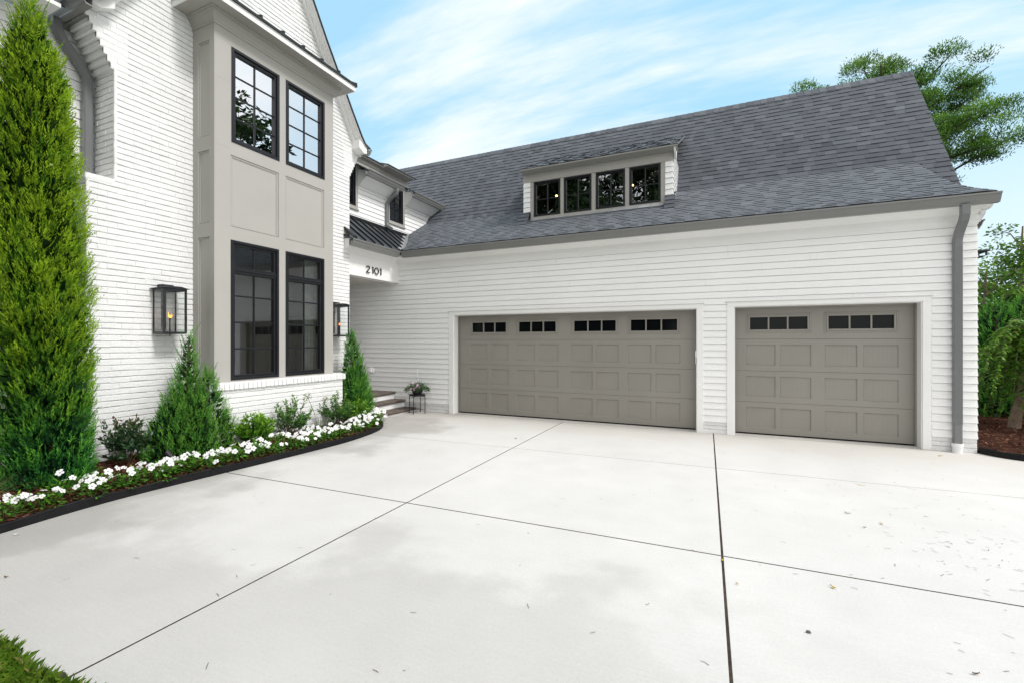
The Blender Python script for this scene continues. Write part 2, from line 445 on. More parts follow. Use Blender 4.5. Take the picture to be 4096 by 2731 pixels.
def shingles(mb, prof, ufn, e=0.142, seed=5, put=lambda u, y, z: (u, y, z), lip=0.5, th=0.011):
    """courses of tabs over a profile [(y, z)...] from the eave upward; ufn(y, z) -> list of (u0, u1)"""
    r = random.Random(seed)
    S = [0.0]
    for a, b in zip(prof[:-1], prof[1:]): S.append(S[-1] + math.hypot(b[0] - a[0], b[1] - a[1]))
    L = S[-1]

    def at(s):
        s = max(0, s)
        i = 0
        while i < len(S) - 2 and S[i + 1] < s: i += 1
        t = (s - S[i]) / (S[i + 1] - S[i]); t = min(t, 1.02)
        a, b = prof[i], prof[i + 1]
        dy, dz = b[0] - a[0], b[1] - a[1]; q = math.hypot(dy, dz)
        return a[0] + dy * t, a[1] + dz * t, -dz / q, dy / q
    s = 0.0
    while s < L - 0.01:
        s1 = min(s + e + 0.012, L)
        y0, z0, ny, nz = at(s); y1, z1, my, mz = at(s1)
        ym, zm, _, _ = at((s + min(s + e, L)) / 2)
        for (u0, u1) in ufn(ym, zm):
            u = u0 - r.uniform(0, 0.2)
            alt = 0
            while u < u1:
                w = r.uniform(0.11, 0.26) if alt else r.uniform(0.14, 0.30)
                a, b = max(u, u0), min(u + w, u1); u += w; alt = 1 - alt
                if b - a < 0.012: continue
                h = th + (0.006 if alt else 0) + r.uniform(-0.0012, 0.0012)
                t = min(1, max(0, r.gauss(0.50, 0.085) + (-0.05 if alt else 0.04) + (-0.1 if r.random() < 0.12 else 0)))
                sl = r.uniform(-0.003, 0.003)
                A = (y0 + ny * h, z0 + nz * h + sl * 0.3); B = (y1 + my * 0.003, z1 + mz * 0.003)
                mb.face((put(a, *A), put(b, *A), put(b, *B), put(a, *B)), 0, t)
                mb.face((put(a, y0, z0), put(b, y0, z0), put(b, *A), put(a, *A)), 0, t * lip)  # butt and side edges toned darker: their shade is painted in
                if alt:
                    mb.face((put(a, y0, z0), put(a, *A), put(a, *B)), 0, t * 0.5)
                    mb.face((put(b, y0, z0), put(b, *B), put(b, *A)), 0, t * 0.5)
        s += e


def holed(mb, place, u0, u1, z0, z1, holes, depth, m=0):
    """flat panel with rectangular holes and their reveals; place(u, z, d), d < 0 is inward"""
    us = sorted({u0, u1, *[h[0] for h in holes], *[h[1] for h in holes]})
    zs = sorted({z0, z1, *[h[2] for h in holes], *[h[3] for h in holes]})
    for a, b in zip(us[:-1], us[1:]):
        for c, d in zip(zs[:-1], zs[1:]):
            uc, zc = (a + b) / 2, (c + d) / 2
            if any(h[0] < uc < h[1] and h[2] < zc < h[3] for h in holes): continue
            mb.face((place(a, c, 0), place(b, c, 0), place(b, d, 0), place(a, d, 0)), m)
    for (a, b, c, d) in holes:
        for p, q in (((a, c), (b, c)), ((b, c), (b, d)), ((b, d), (a, d)), ((a, d), (a, c))):
            mb.face((place(*p, 0), place(*q, 0), place(*q, -depth), place(*p, -depth)), m)


def recess(mb, place, a, b, c, d, depth, bevel, grooves=0, m=0):
    """stamped recessed panel filling a hole a..b x c..d"""
    i = bevel
    A = [(a, c), (b, c), (b, d), (a, d)]; B = [(a + i, c + i), (b - i, c + i), (b - i, d - i), (a + i, d - i)]
    for k in range(4):
        q = (k + 1) % 4
        mb.face((place(*A[k], 0), place(*A[q], 0), place(*B[q], -depth), place(*B[k], -depth)), m)
    n = grooves + 1; w = (b - a - 2 * i) / n; gw = 0.0045
    for k in range(n):
        x0 = a + i + k * w + (gw / 2 if k else 0); x1 = a + i + (k + 1) * w - (gw / 2 if k < n - 1 else 0)
        mb.face((place(x0, c + i, -depth), place(x1, c + i, -depth), place(x1, d - i, -depth), place(x0, d - i, -depth)), m)
        if k < n - 1:
            xm = x1 + gw / 2
            for p, q, dp, dq in ((x1, xm, depth, depth + 0.0012), (xm, x1 + gw, depth + 0.0012, depth)):
                mb.face((place(p, c + i, -dp), place(q, c + i, -dq), place(q, d - i, -dq), place(p, d - i, -dp)), m)


def frame(mb, place, a, b, c, d, w, d0, d1, m=0, bev=0.004):
    """rectangular picture-frame of member width w between depths d0 (back) and d1 (front)"""
    for (p, q, r_, s) in ((a, a + w, c, d), (b - w, b, c, d), (a + w, b - w, c, c + w), (a + w, b - w, d - w, d)):
        bar(mb, place, p, q, r_, s, d0, d1, m)


def bar(mb, place, p, q, r_, s, d0, d1, m=0):
    n = len(mb.v); bev = min(0.004, (q - p) / 4, (s - r_) / 4)
    mb.v += [place(p, r_, d0), place(q, r_, d0), place(q, s, d0), place(p, s, d0),
             place(p, r_, d1 - bev), place(q, r_, d1 - bev), place(q, s, d1 - bev), place(p, s, d1 - bev),
             place(p + bev, r_ + bev, d1), place(q - bev, r_ + bev, d1), place(q - bev, s - bev, d1), place(p + bev, s - bev, d1)]
    fs = [(0, 3, 2, 1), (8, 9, 10, 11)]
    for k in range(4):
        j = (k + 1) % 4
        fs += [(k, j, 4 + j, 4 + k), (4 + k, 4 + j, 8 + j, 8 + k)]
    for f in fs:
        mb.f.append(tuple(n + i for i in f)); mb.m.append(m); mb.t.append(0.5)


GUT = [(0, 0.135), (0, 0), (0.070, 0), (0.074, 0.018), (0.080, 0.026), (0.094, 0.05), (0.106, 0.085), (0.116, 0.105), (0.128, 0.112), (0.128, 0.135),
       (0.118, 0.135), (0.118, 0.118), (0.108, 0.112), (0.09, 0.07), (0.066, 0.02), (0.006, 0.012), (0.006, 0.135)]


def gutter(mb, fn, a, b): mb.prism(GUT, fn, a, b)


def window(parent, place, a, b, c, d, fw, vert, horiz, pane_mat, deep=0.0, transom=None, label=None):
    """window part: black frame with sub-parts muntin and pane"""
    w = MB()
    frame(w, place, a, b, c, d, fw * 0.55, -0.06, 0.012 - deep)
    frame(w, place, a + fw * 0.55, b - fw * 0.55, c + fw * 0.55, d - fw * 0.55, fw * 0.45, -0.07, -0.012 - deep)
    if transom:
        bar(w, place, a + fw * 0.55, b - fw * 0.55, transom[0] - 0.03, transom[1] + 0.03, -0.075, -0.008 - deep)
        bar(w, place, a + fw * 0.55, b - fw * 0.55, (transom[0] + transom[1]) / 2 - 0.012, (transom[0] + transom[1]) / 2 + 0.012, -0.06, 0.004 - deep)
    o = w.build('window', M['black'], parent)
    mm = MB(); t = 0.011; f0, f1 = -0.062, -0.034 - deep
    for x in vert: bar(mm, place, x - t, x + t, c + fw, d - fw, f0, f1)
    for z in horiz: bar(mm, place, a + fw, b - fw, z - t, z + t, f0 + 0.001, f1 - 0.003)
    mm.build('muntin', M['black'], o)
    p = MB()
    p.face((place(a + fw * 0.9, c + fw * 0.9, -0.05 - deep), place(b - fw * 0.9, c + fw * 0.9, -0.05 - deep),
            place(b - fw * 0.9, d - fw * 0.9, -0.05 - deep), place(a + fw * 0.9, d - fw * 0.9, -0.05 - deep)))
    p.build('pane', pane_mat, o)
    if label: o['label'] = label
    return o


def PX(X): return lambda u, z, d: (X + d, u, z)            # plane facing +X, u along Y
def PY(Y): return lambda u, z, d: (u, Y - d, z)            # plane facing -Y, u along X


# ================================================================== SETTING
YG = 8.79                       # garage front wall plane
XF = -6.9                       # brick gable front plane
XB = -6.42                      # bay window front plane
EDGE = [(-4.7, -0.4), (-5.15, 0.5), (-5.38, 1.2), (-5.50, 1.71), (-5.585, 2.33), (-5.59, 2.90), (-5.53, 3.72), (-5.46, 4.78), (-5.44, 5.58),
        (-5.54, 6.25), (-5.68, 6.66), (-5.90, 6.98), (-6.22, 7.20)]
EDGE = catmull(EDGE, 4)
REDGE = catmull([(3.46, 8.80), (3.58, 8.60), (3.85, 8.44), (4.4, 8.34), (5.4, 8.30), (7.5, 8.25)], 4)

g = MB()
g.face(((-400, -400, -0.06), (400, -400, -0.06), (400, 400, -0.06), (-400, 400, -0.06)))
tag(g.build('ground', M['ground']), kind='structure')

# driveway slabs with tooled joints
JX = [(-11.0, -11.0), (-2.845, -2.845), (0.06, -0.065), (5.0, 5.0), (9.5, 9.5)]       # X at y=2.38 and at y=8.76


def jx(k, y): a, b = JX[k]; return a + (b - a) * (y - 2.38) / 6.38


JY = [-9.0, 3.68, 6.26, 8.795]
JS = [0, 0.0185, 0.0245, 0.0]


def jy(k, x): return JY[k] + JS[k] * (x + 5.38)


gapx = [0, 0.0085, 0.0085, 0.003, 0]; gapy = [0, 0.0085, 0.006, 0]
d = MB()
for i in range(4):
    for k in range(3):
        e = 0.0015

        def corner(ii, kk, sx, sy, inset):
            x = jx(ii, jy(kk, 0)); y = jy(kk, x); x = jx(ii, y)
            return (x + sx * (gapx[ii] + inset), y + sy * (gapy[kk] + inset))
        cs = [(i, k, 1, 1), (i + 1, k, -1, 1), (i + 1, k + 1, -1, -1), (i, k + 1, 1, -1)]
        top = [(*corner(*c, e), 0.0) for c in cs]
        mid = [(*corner(*c, 0.0), -0.0015) for c in cs]
        bot = [(*corner(*c, 0.0), -0.05) for c in cs]
        d.face(top)
        for q in range(4):
            w = (q + 1) % 4
            d.face((mid[q], mid[w], top[w], top[q])); d.face((bot[q], bot[w], mid[w], mid[q]))
# apron under the doors up to the door line
for a, b in ((-5.40, -0.33), (0.26, 2.81)):
    d.box(a, b, 8.80, 9.10, -0.05, 0.004)
d.box(3.5, 9.5, 8.797, 9.9, -0.05, -0.004)
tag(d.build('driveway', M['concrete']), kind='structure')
j = MB()
j.face(((-11.2, -9.2, -0.0022), (9.7, -9.2, -0.0022), (9.7, 9.2, -0.0022), (-11.2, 9.2, -0.0022)))
tag(j.build('driveway_joint_bed', M['gap']), kind='structure')


def edge_x(y):
    for a, b in zip(EDGE[:-1], EDGE[1:]):
        if a[1] <= y <= b[1]:
            t = (y - a[1]) / (b[1] - a[1] + 1e-9); return a[0] + (b[0] - a[0]) * t
    return EDGE[0][0] if y < EDGE[0][1] else EDGE[-1][0]


def bed_z(x, y):
    t = min(1, max(0, (edge_x(y) - x) / 0.9))
    return 0.06 + 0.085 * t + 0.012 * math.sin(5 * x + 3 * y) + 0.008 * math.sin(11 * y - 7 * x)


b = MB()
ys = [p[1] for p in EDGE]
for (xa, ya), (xb, yb) in zip(EDGE[:-1], EDGE[1:]):
    n = 14
    for q in range(n):
        def pt(x, y, s): xx = x - 0.008 + (-7.55 - x) * s; return (xx, y, bed_z(xx, y))
        b.face((pt(xa, ya, q / n), pt(xa, ya, (q + 1) / n), pt(xb, yb, (q + 1) / n), pt(xb, yb, q / n)))
b.face([(-6.22, 7.20, 0.06), (-6.22, 7.20, -0.03), (-7.55, 7.20, -0.03), (-7.55, 7.20, 0.13)])
tag(b.build('mulch_bed', M['soil'], smooth=True), kind='structure')
b = MB()
pts = [(x, y, 0.045) for x, y in REDGE]
for p, q in zip(pts[:-1], pts[1:]):
    b.face((p, q, (q[0] + 4, 40, 0.25), (p[0], 40, 0.25)))
tag(b.build('mulch_bed_by_garage', M['soil']), kind='structure')


def chips(name, n, fn, seed, size):
    r = random.Random(seed); c = MB(); k = 0
    while k < n:
        q = fn(r)
        if q is None: continue
        x, y, z = q; k += 1
        a = r.uniform(0, 6.28); L = r.uniform(0.5, 1.6) * size; w = r.uniform(0.3, 0.6) * size * 0.55
        el = r.gauss(0, 0.25)
        dx, dy, dz = math.cos(a) * math.cos(el), math.sin(a) * math.cos(el), math.sin(el)
        sx, sy, sz = -math.sin(a), math.cos(a), r.gauss(0, 0.3)
        z += 0.008 + abs(dz) * L / 2
        t = min(1, max(0, r.gauss(0.45, 0.22)))
        P = [(x + dx * L / 2 * i + sx * w / 2 * k2, y + dy * L / 2 * i + sy * w / 2 * k2, z + dz * L / 2 * i + sz * w / 2 * k2) for i, k2 in ((-1, -1), (1, -0.7), (1, 0.8), (-1, 1))]
        c.face(P, 0, t)
        Q = [(p[0], p[1], p[2] - 0.007) for p in P]
        c.face((Q[0], Q[1], P[1], P[0]), 0, t * 0.6); c.face((Q[1], Q[2], P[2], P[1]), 0, t * 0.6)
    return tag(c.build(name, M['chips']), kind='stuff')


def lbed(r):
    y = r.uniform(1.0, 7.15); x = edge_x(y) - 0.02 - r.uniform(0, 1) * 1.5
    if x < -6.87 or (x < -6.34 and 3.98 < y < 6.42): return None
    return x, y, bed_z(x, y)


chips('mulch', 6500, lbed, 3, 0.045)


def rbed(r):
    y = r.uniform(8.4, 13.5); x = r.uniform(3.46, 7.0)
    for (a, c), (e, f) in zip(REDGE[:-1], REDGE[1:]):
        if a <= x <= e and y < c + (f - c) * (x - a) / (e - a) + 0.03: return None
    return x, y, 0.05 + (y - 8.4) * 0.006


chips('mulch', 3600, rbed, 4, 0.055)


def edging(name, path, label, h, z0):
    e = MB(); r = random.Random(4)
    zs = [h + 0.006 * math.sin(i * 0.9) + r.uniform(-0.003, 0.003) for i in range(len(path))]
    for i in range(len(path) - 1):
        (xa, ya), (xb, yb) = path[i], path[i + 1]
        dx, dy = xb - xa, yb - ya; q = math.hypot(dx, dy); nx, ny = dy / q * 0.009, -dx / q * 0.009
        for s in (1, -1):
            e.face(((xa + nx * s, ya + ny * s, z0), (xb + nx * s, yb + ny * s, z0), (xb + nx * s, yb + ny * s, zs[i + 1]), (xa + nx * s, ya + ny * s, zs[i])))
        e.face(((xa + nx, ya + ny, zs[i]), (xb + nx, yb + ny, zs[i + 1]), (xb - nx, yb - ny, zs[i + 1]), (xa - nx, ya - ny, zs[i])))
    e.tube([(x, y, z - 0.006) for (x, y), z in zip(path, zs)], 0.0135, 8)
    for (x, y), (x2, y2), z in zip(path[3::4], path[4::4], zs[3::4]):     # stake heads every so often
        e.box(x - 0.012, x + 0.012, y - 0.012, y + 0.012, z0, z - 0.004)
    return tag(e.build(name, M['edging']), label, 'edging')


edging('bed_edging', EDGE, 'long black plastic edging strip curving in front of the white flowers', 0.082, -0.03)
edging('bed_edging', REDGE, 'short black plastic edging around the mulch right of the garage corner', 0.085, -0.03)

# lawn corner
l = MB()
r = random.Random(8)
l.face(((-9, -6, 0.02), (-1.2, -6, 0.02), (-1.2, 1.05, 0.02), (-9, 1.05, 0.02)), 0, 0.42)
for k in range(26000):
    x = r.uniform(-5.0, -1.9); y = 1.05 - (abs(r.gauss(0, 0.28)) if k < 21000 else r.uniform(0, 3.2)) + r.uniform(-0.02, 0.02)
    y += 0.02 * math.sin(x * 9)
    a = r.uniform(0, 6.28); le = r.uniform(0.2, 0.95); h = r.uniform(0.035, 0.085)
    t = min(1, max(0, r.gauss(0.5, 0.2))) if r.random() > 0.05 else 1.0
    dx, dy = math.cos(a) * le, math.sin(a) * le
    sx, sy = -math.sin(a), math.cos(a); w = r.uniform(0.0013, 0.0026)
    p0 = (x, y, 0.015); p1 = (x + dx * h * 0.4, y + dy * h * 0.4, 0.02 + h * 0.62); p2 = (x + dx * h, y + dy * h, 0.02 + h * (1.0 - 0.35 * le))
    l.face(((p0[0] - sx * w, p0[1] - sy * w, p0[2]), (p0[0] + sx * w, p0[1] + sy * w, p0[2]), (p1[0] + sx * w * .8, p1[1] + sy * w * .8, p1[2]), p2, (p1[0] - sx * w * .8, p1[1] - sy * w * .8, p1[2])), 0, t)
tag(l.build('grass', M['grass']), kind='stuff')
s = MB()
for k in range(40):
    x0 = -5.2 + k * 0.1; w0 = 0.03 + 0.025 * math.sin(k * 1.7) + 0.015 * math.sin(k * 0.6)
    w1 = 0.03 + 0.025 * math.sin((k + 1) * 1.7) + 0.015 * math.sin((k + 1) * 0.6)
    s.face(((x0, 1.0, 0.004), (x0 + 0.1, 1.0, 0.004), (x0 + 0.1, 1.055 + w1, 0.004), (x0, 1.055 + w0, 0.004)))
tag(s.build('soil_edge', M['gap']), kind='structure')

# ================================================================== GARAGE WING
GX = thing('garage', 'white clapboard garage wing with grey shingle roof and taupe doors', 'garage', (-1.0, 12.0, 0))
XL, XR = -8.7, 3.43
W = MB()


def grow(z):
    iv = []
    cur = XL
    for a, bb, top in ((-5.52, -0.23, 2.312), (0.16, 2.92, 2.322)):
        if z < top:
            iv.append((cur, a)); cur = bb
    iv.append((cur, XR)); return iv


siding(W, PY(YG), grow, 0.205, 3.36, breaks=(2.312, 2.322))
XP = lambda u, z, dd: (XR + dd, u, z)
siding(W, XP, lambda z: [(YG, 16.4)] if z < 3.3 else [(max(YG + 0.1, 10.39 + (z - 4.30) / 1.447) + 0.35, 16.5 - (z - 3.3) * 1.02)], 0.205, 6.6)
W.face(((XL, YG + 0.02, 0), (-5.52, YG + 0.02, 0), (-5.52, YG + 0.02, 3.4), (XL, YG + 0.02, 3.4)))
W.face(((-0.23, YG + 0.02, 0), (0.16, YG + 0.02, 0), (0.16, YG + 0.02, 2.4), (-0.23, YG + 0.02, 2.4)))
W.build('siding_wall', M['siding'], GX)
for a, c in ((-7.9, -5.52), (-0.23, 0.16), (2.92, XR + 0.005)):
    bb = MB()
    bricks(bb, PY(YG + 0.004), lambda z, a=a, c=c: [(a, c)], -0.01, 0.205, course=0.0715, seed=int(a * 10) + 90)
    bb.face(((a, YG + 0.001, 0.2055), (c, YG + 0.001, 0.2055), (c, YG + 0.05, 0.2055), (a, YG + 0.05, 0.2055)))
    if a < 2.9: bb.build('brick_base', M['brick'], GX)
bricks(bb, lambda u, z, dd: (XR - 0.006 + dd, u, z), lambda z: [(YG + 0.02, 16.4)], -0.01, 0.205, course=0.0715, seed=77)
bb.build('brick_base', M['brick'], GX)

YD = 9.0


def gdoor(x0, x1, top, groups, wgroups, label):
    # casing
    c = MB()
    for a, b2 in ((x0 - 0.115, x0), (x1, x1 + 0.105)):
        bar(c, PY(YG), a, b2, 0.0, top, -0.03, 0.024)
    bar(c, PY(YG), x0 - 0.115, x1 + 0.105, top, top + 0.078, -0.03, 0.0245)
    bar(c, PY(YG), x0 - 0.135, x1 + 0.125, top + 0.079, top + 0.105, -0.03, 0.045)
    bar(c, PY(YG), x0 - 0.118, x1 + 0.108, top + 0.062, top + 0.077, 0.02, 0.031)
    for x, s in ((x0, 1), (x1, -1)):                          # white jamb return and grey stop
        c.box(min(x, x + s * 0.012), max(x, x + s * 0.012), YG + 0.0, YD - 0.02, 0.002, top - 0.012)
        c.box(min(x, x + s * 0.03), max(x, x + s * 0.03), YD - 0.055, YD - 0.015, 0.002, top - 0.03, 1)
    c.box(x0, x1, YG, YD - 0.02, top - 0.012, top + 0.001)
    c.box(x0 + 0.03, x1 - 0.03, YD - 0.055, YD - 0.015, top - 0.035, top - 0.013, 1)
    c.build('door_casing', [M['trim'], M['door']], GX)
    # the door: four hinged sections
    dm = MB(); dm.box(x0 + 0.012, x1 - 0.012, YD - 0.012, YD + 0.03, 0.0045, 0.026)
    door = dm.build('garage_door', M['seal'], GX); door['label'] = label
    zs = [0.027, 0.568, 1.112, 1.658, top - 0.004]
    P = PY(YD)
    bk = MB(); bk.box(x0 - 0.05, x1 + 0.05, YD + 0.06, YD + 0.09, 0.0, top + 0.1); bk.build('light_stop_panel', M['dark'], door)  # dark sheet added to stop light leaking through the section gaps
    for k in range(4):
        s = MB(); za, zb = zs[k], zs[k + 1] - 0.004
        if k < 3:
            hs = [(a, b2, za + 0.096, za + 0.448) for a, b2 in groups]
        else:
            hs = [(a + 0.055, b2 - 0.055, za + 0.155, za + 0.39) for a, b2 in wgroups]
        holed(s, P, x0, x1, za, zb, hs, 0.045 if k == 3 else 0.0)
        s.face((P(x0, za, 0), P(x1, za, 0), P(x1, za - 0.001, -0.03), P(x0, za - 0.001, -0.03)))
        s.face((P(x0, zb, 0), P(x1, zb, 0), P(x1, zb + 0.0005, -0.03), P(x0, zb + 0.0005, -0.03)))
        if k < 3:
            for a, b2, c2, d2 in hs: recess(s, P, a, b2, c2, d2, 0.016, 0.010, 6)
        s.build('door_section', M['door'], door)
    za = zs[3]
    for a, b2 in wgroups:
        w = MB()
        frame(w, P, a, b2, za + 0.105, za + 0.432, 0.028, -0.002, 0.009)
        frame(w, P, a + 0.03, b2 - 0.03, za + 0.133, za + 0.405, 0.030, -0.002, 0.017)
        L = (b2 - a - 0.12) / 3
        for q in (1, 2):
            x = a + 0.06 + q * L
            bar(w, P, x - 0.012, x + 0.012, za + 0.155, za + 0.39, -0.022, 0.010)
        w.face((P(a + 0.05, za + 0.15, -0.02), P(b2 - 0.05, za + 0.15, -0.02), P(b2 - 0.05, za + 0.395, -0.02), P(a + 0.05, za + 0.395, -0.02)), 1)
        w.build('door_window', [M['door'], M['g_dk']], door)


gdoor(-5.405, -0.335, 2.205, [(-5.11, -4.67), (-4.59, -4.15), (-3.96, -3.53), (-3.45, -3.01), (-2.73, -2.29), (-2.21, -1.77), (-1.59, -1.15), (-1.07, -0.63)],
      [(-5.10, -4.145), (-3.955, -3.005), (-2.725, -1.765), (-1.59, -0.625)], 'wide double garage door with four windows')
gdoor(0.265, 2.81, 2.217, [(0.46, 0.91), (0.98, 1.43), (1.62, 2.06), (2.14, 2.59)], [(0.46, 1.435), (1.61, 2.59)], 'single garage door with two windows')

# eave: cornice, gutter
PRO = [(8.58, 3.70), (8.565, 3.57), (8.60, 3.555), (8.66, 3.515), (8.70, 3.505), (8.735, 3.475), (8.75, 3.46), (8.752, 3.375), (8.764, 3.372), (8.766, 3.315), (8.83, 3.315), (8.83, 3.70)]
so = MB()
so.prism(PRO, lambda p, q, s: (s, p, q), -7.3, 3.44)
so.prism([(8.58, 3.70), (8.565, 3.57), (8.60, 3.555), (8.66, 3.515), (8.70, 3.505), (8.9, 3.505), (8.9, 3.70)], lambda p, q, s: (s, p, q), 3.441, 3.54)
so.prism([(8.72, 3.50), (8.72, 3.45), (8.86, 3.36), (8.9, 3.36), (8.9, 3.50)], lambda p, q, s: (s, p, q), 3.441, 3.50)
so.build('eave_cornice', M['trim'], GX)
gt = MB(); gutter(gt, lambda o, z, s: (s, 8.566 - o, 3.54 + z), -6.612, 3.56)
gt.build('gutter', M['gutter'], GX)
ds = MB()
ds.rtube([(3.19, 8.50, 3.545), (3.19, 8.50, 3.42), (3.19, 8.535, 3.34), (3.19, 8.66, 3.20), (3.19, 8.715, 3.11), (3.19, 8.722, 3.0), (3.19, 8.722, 0.42)], (1, 0, 0), 0.102, 0.075)
ds.rtube([(3.19, 8.722, 0.42), (3.19, 8.722, 0.105)], (1, 0, 0), 0.096, 0.07)
for k in range(5): ds.box(3.145 + k * 0.02, 3.153 + k * 0.02, 8.681, 8.69, 0.42, 3.0)
dso = ds.build('downspout', M['spout'], GX)
bt = MB()
bt.tube([(3.19, 8.722, -0.01), (3.19, 8.722, 0.085)], 0.058, 18); bt.tube([(3.19, 8.722, 0.085), (3.19, 8.722, 0.135)], 0.066, 18)
bt.build('drain_pipe', M['pvc'], dso)

# roof: bell-cast lower slope, steep upper slope, back slope
FL = catmull([(8.50, 3.70), (9.0, 3.915), (9.7, 4.285), (10.3, 4.64), (10.85, 4.968)], 6)
STEEP = [(10.39, 4.30), (12.58, 7.47)]


def profile_y(z):
    for (a, b2), (c, d2) in zip(FL[:-1], FL[1:]):
        if b2 <= z <= d2: return a + (c - a) * (z - b2) / (d2 - b2)
    return 10.39 + (z - 4.30) / 1.447


DX0, DX1 = -3.985, -1.045


def cut(iv, y, z):
    out = []
    for a, b2 in iv:
        if 10.03 < y < 11.75 and a < DX0 and b2 > DX1: out += [(a, DX0), (DX1, b2)]
        else: out.append((a, b2))
    return out


rf = MB()
shingles(rf, FL, lambda y, z: cut([(-10.6, 3.36 + max(0, 9.3 - y) * 0.22)], y, z), seed=12, lip=0.9, th=0.007)
rf.face(((-10.6, 8.506, 3.60), (3.45, 8.506, 3.60), (3.45, 8.506, 3.704), (-10.6, 8.506, 3.704)), 0, 0.2)
shingles(rf, [(10.39, 4.30), (10.865, 4.99)], lambda y, z: [(3.1, 3.85)], seed=13)
shingles(rf, [(10.85, 4.966), (12.58, 7.47)], lambda y, z: cut([(-10.6, 3.85)], y, z), seed=14)
rf.face(((-10.6, 12.58, 7.455), (3.85, 12.58, 7.455), (3.85, 16.9, 3.5), (-10.6, 16.9, 3.5)), 0, 0.5)
for (a, b2), (c, d2) in zip(FL[:-1], FL[1:]):        # closed side of the bell-cast slope
    xa_, xc_ = 3.358 + max(0, 9.3 - a) * .22, 3.358 + max(0, 9.3 - c) * .22
    rf.face(((xa_, a, b2), (xc_, c, d2), (xc_, c, max(3.6, 4.28 + 1.447 * (c - 10.39))), (xa_, a, max(3.6, 4.28 + 1.447 * (a - 10.39)))), 0, 0.4)
roof = rf.build('roof', M['shingle'], GX)
rk = MB()
for (za, zb, w) in ((0.0, -0.035, 0.0), (-0.036, -0.20, -0.03)):
    rk.face(((3.85 + w, 10.39, 4.30 + za), (3.85 + w, 12.58, 7.47 + za), (3.85 + w, 12.58, 7.47 + zb), (3.85 + w, 10.39, 4.30 + zb)))
    rk.face(((3.85 + w, 10.39, 4.30 + zb), (3.85 + w, 12.58, 7.47 + zb), (3.44, 12.58, 7.47 + zb), (3.44, 10.39, 4.30 + zb)))
    rk.face(((3.85 + w, 12.58, 7.47 + za), (3.85 + w, 16.9, 3.5 + za), (3.85 + w, 16.9, 3.5 + zb), (3.85 + w, 12.58, 7.47 + zb)))
rk.face(((3.85, 10.39, 4.30), (3.44, 10.39, 4.30), (3.44, 10.39, 4.10), (3.85, 10.39, 4.10)))
rk.build('rake_board', M['trim'], GX)
rc = MB(); r = random.Random(5); x = -10.6
while x < 3.83:
    w = 0.15; t = min(1, max(0, r.gauss(0.6, 0.12)))
    h = 0.010 + r.uniform(0, 0.003); x2 = min(x + w + 0.02, 3.86)
    rc.face(((x, 12.47, 7.335 + h), (x2, 12.47, 7.326 + h), (x2, 12.58, 7.478 + h), (x, 12.58, 7.487 + h)), 0, t)
    rc.face(((x, 12.58, 7.487 + h), (x2, 12.58, 7.478 + h), (x2, 12.70, 7.36 + h), (x, 12.70, 7.369 + h)), 0, t)
    x += w
rc.build('ridge_cap', M['shingle'], roof)

# shed dormer
YDM = 10.0
PD = PY(YDM)
dm = MB()
wins = [(-3.95, -3.295), (-3.21, -2.565), (-2.47, -1.825), (-1.735, -1.085)]
holed(dm, PD, -4.03, -1.00, 4.40, 5.37, [(a, b2, 4.548, 5.362) for a, b2 in wins], 0.08)
bar(dm, PY(YDM - 0.001), -4.215, -0.825, 5.371, 5.555, -0.05, 0.012)
for a, b2 in ((-4.031, -3.99), (-1.04, -0.999)):
    dm.box(a, b2, YDM - 0.004, YDM + 0.4, 4.38, 5.37)
# soffit of the dormer roof
dm.face(((-4.21, 9.805, 5.60), (-0.735, 9.805, 5.60), (-0.735, YDM, 5.553), (-4.21, YDM, 5.553)))
dm.face(((-4.21, 9.80, 5.60), (-0.735, 9.80, 5.60), (-0.735, 9.795, 5.628), (-4.21, 9.795, 5.628)))
dorm = dm.build('dormer', M['greige'], GX)
XC = lambda u, z, dd: (-0.843 + dd, u, z)
ch = MB()
siding(ch, PD, lambda z: [(-4.205, -4.035)], 4.67, 5.37, e=0.118)
siding(ch, lambda u, z, dd: (-4.205 - dd, u, z), lambda z: [(YDM, profile_y(z) + 0.25)], 4.67, 5.67, e=0.118)
ch.build('dormer_cheek', M['siding'], dorm)
ch = MB()
siding(ch, PD, lambda z: [(-0.995, -0.842)], 4.67, 5.37, e=0.118)
siding(ch, XC, lambda z: [(YDM, profile_y(z) + 0.25)], 4.67, 5.67, e=0.118)
ch.prism([(9.83, 5.61), (9.87, 5.51), (9.99, 5.41), (10.06, 5.41), (10.2, 5.76)], lambda p, q, s: (s, p, q), -0.815, -0.775, 1)
ch.build('dormer_cheek', [M['siding'], M['trim']], dorm)
dr = MB()
shingles(dr, [(9.78, 5.632), (12.07, 6.735)], lambda y, z: [(-4.225, -0.73)], e=0.13, seed=21, lip=1.0, th=0.005)
dr.face(((-0.73, 9.78, 5.632), (-0.73, 12.07, 6.735), (-0.73, 12.07, 6.68), (-0.73, 9.80, 5.60)), 0, 0.3)
for a, b2, sgn in ((-4.30, -4.032, 1), (-0.998, -0.79, 1)):      # little shingled saddles beside the window box
    shingles(dr, [(9.76, 4.325), (10.0, 4.69), (10.5, 4.87)], lambda y, z, a=a, b2=b2: [(a, b2)], e=0.12, seed=22)
dr.build('dormer_roof', M['shingle'], dorm)
fl = MB()
fl.prism([(9.95, 4.448), (9.998, 4.478), (9.998, 4.492), (9.95, 4.460)], lambda p, q, s: (s, p, q), -4.36, -1.0)
fl.prism([(9.94, 4.45), (9.996, 4.487), (9.996, 4.52), (9.99, 4.52)], lambda p, q, s: (s, p, q), -2.1, -1.03)
fl.build('flashing', M['flash'], dorm)
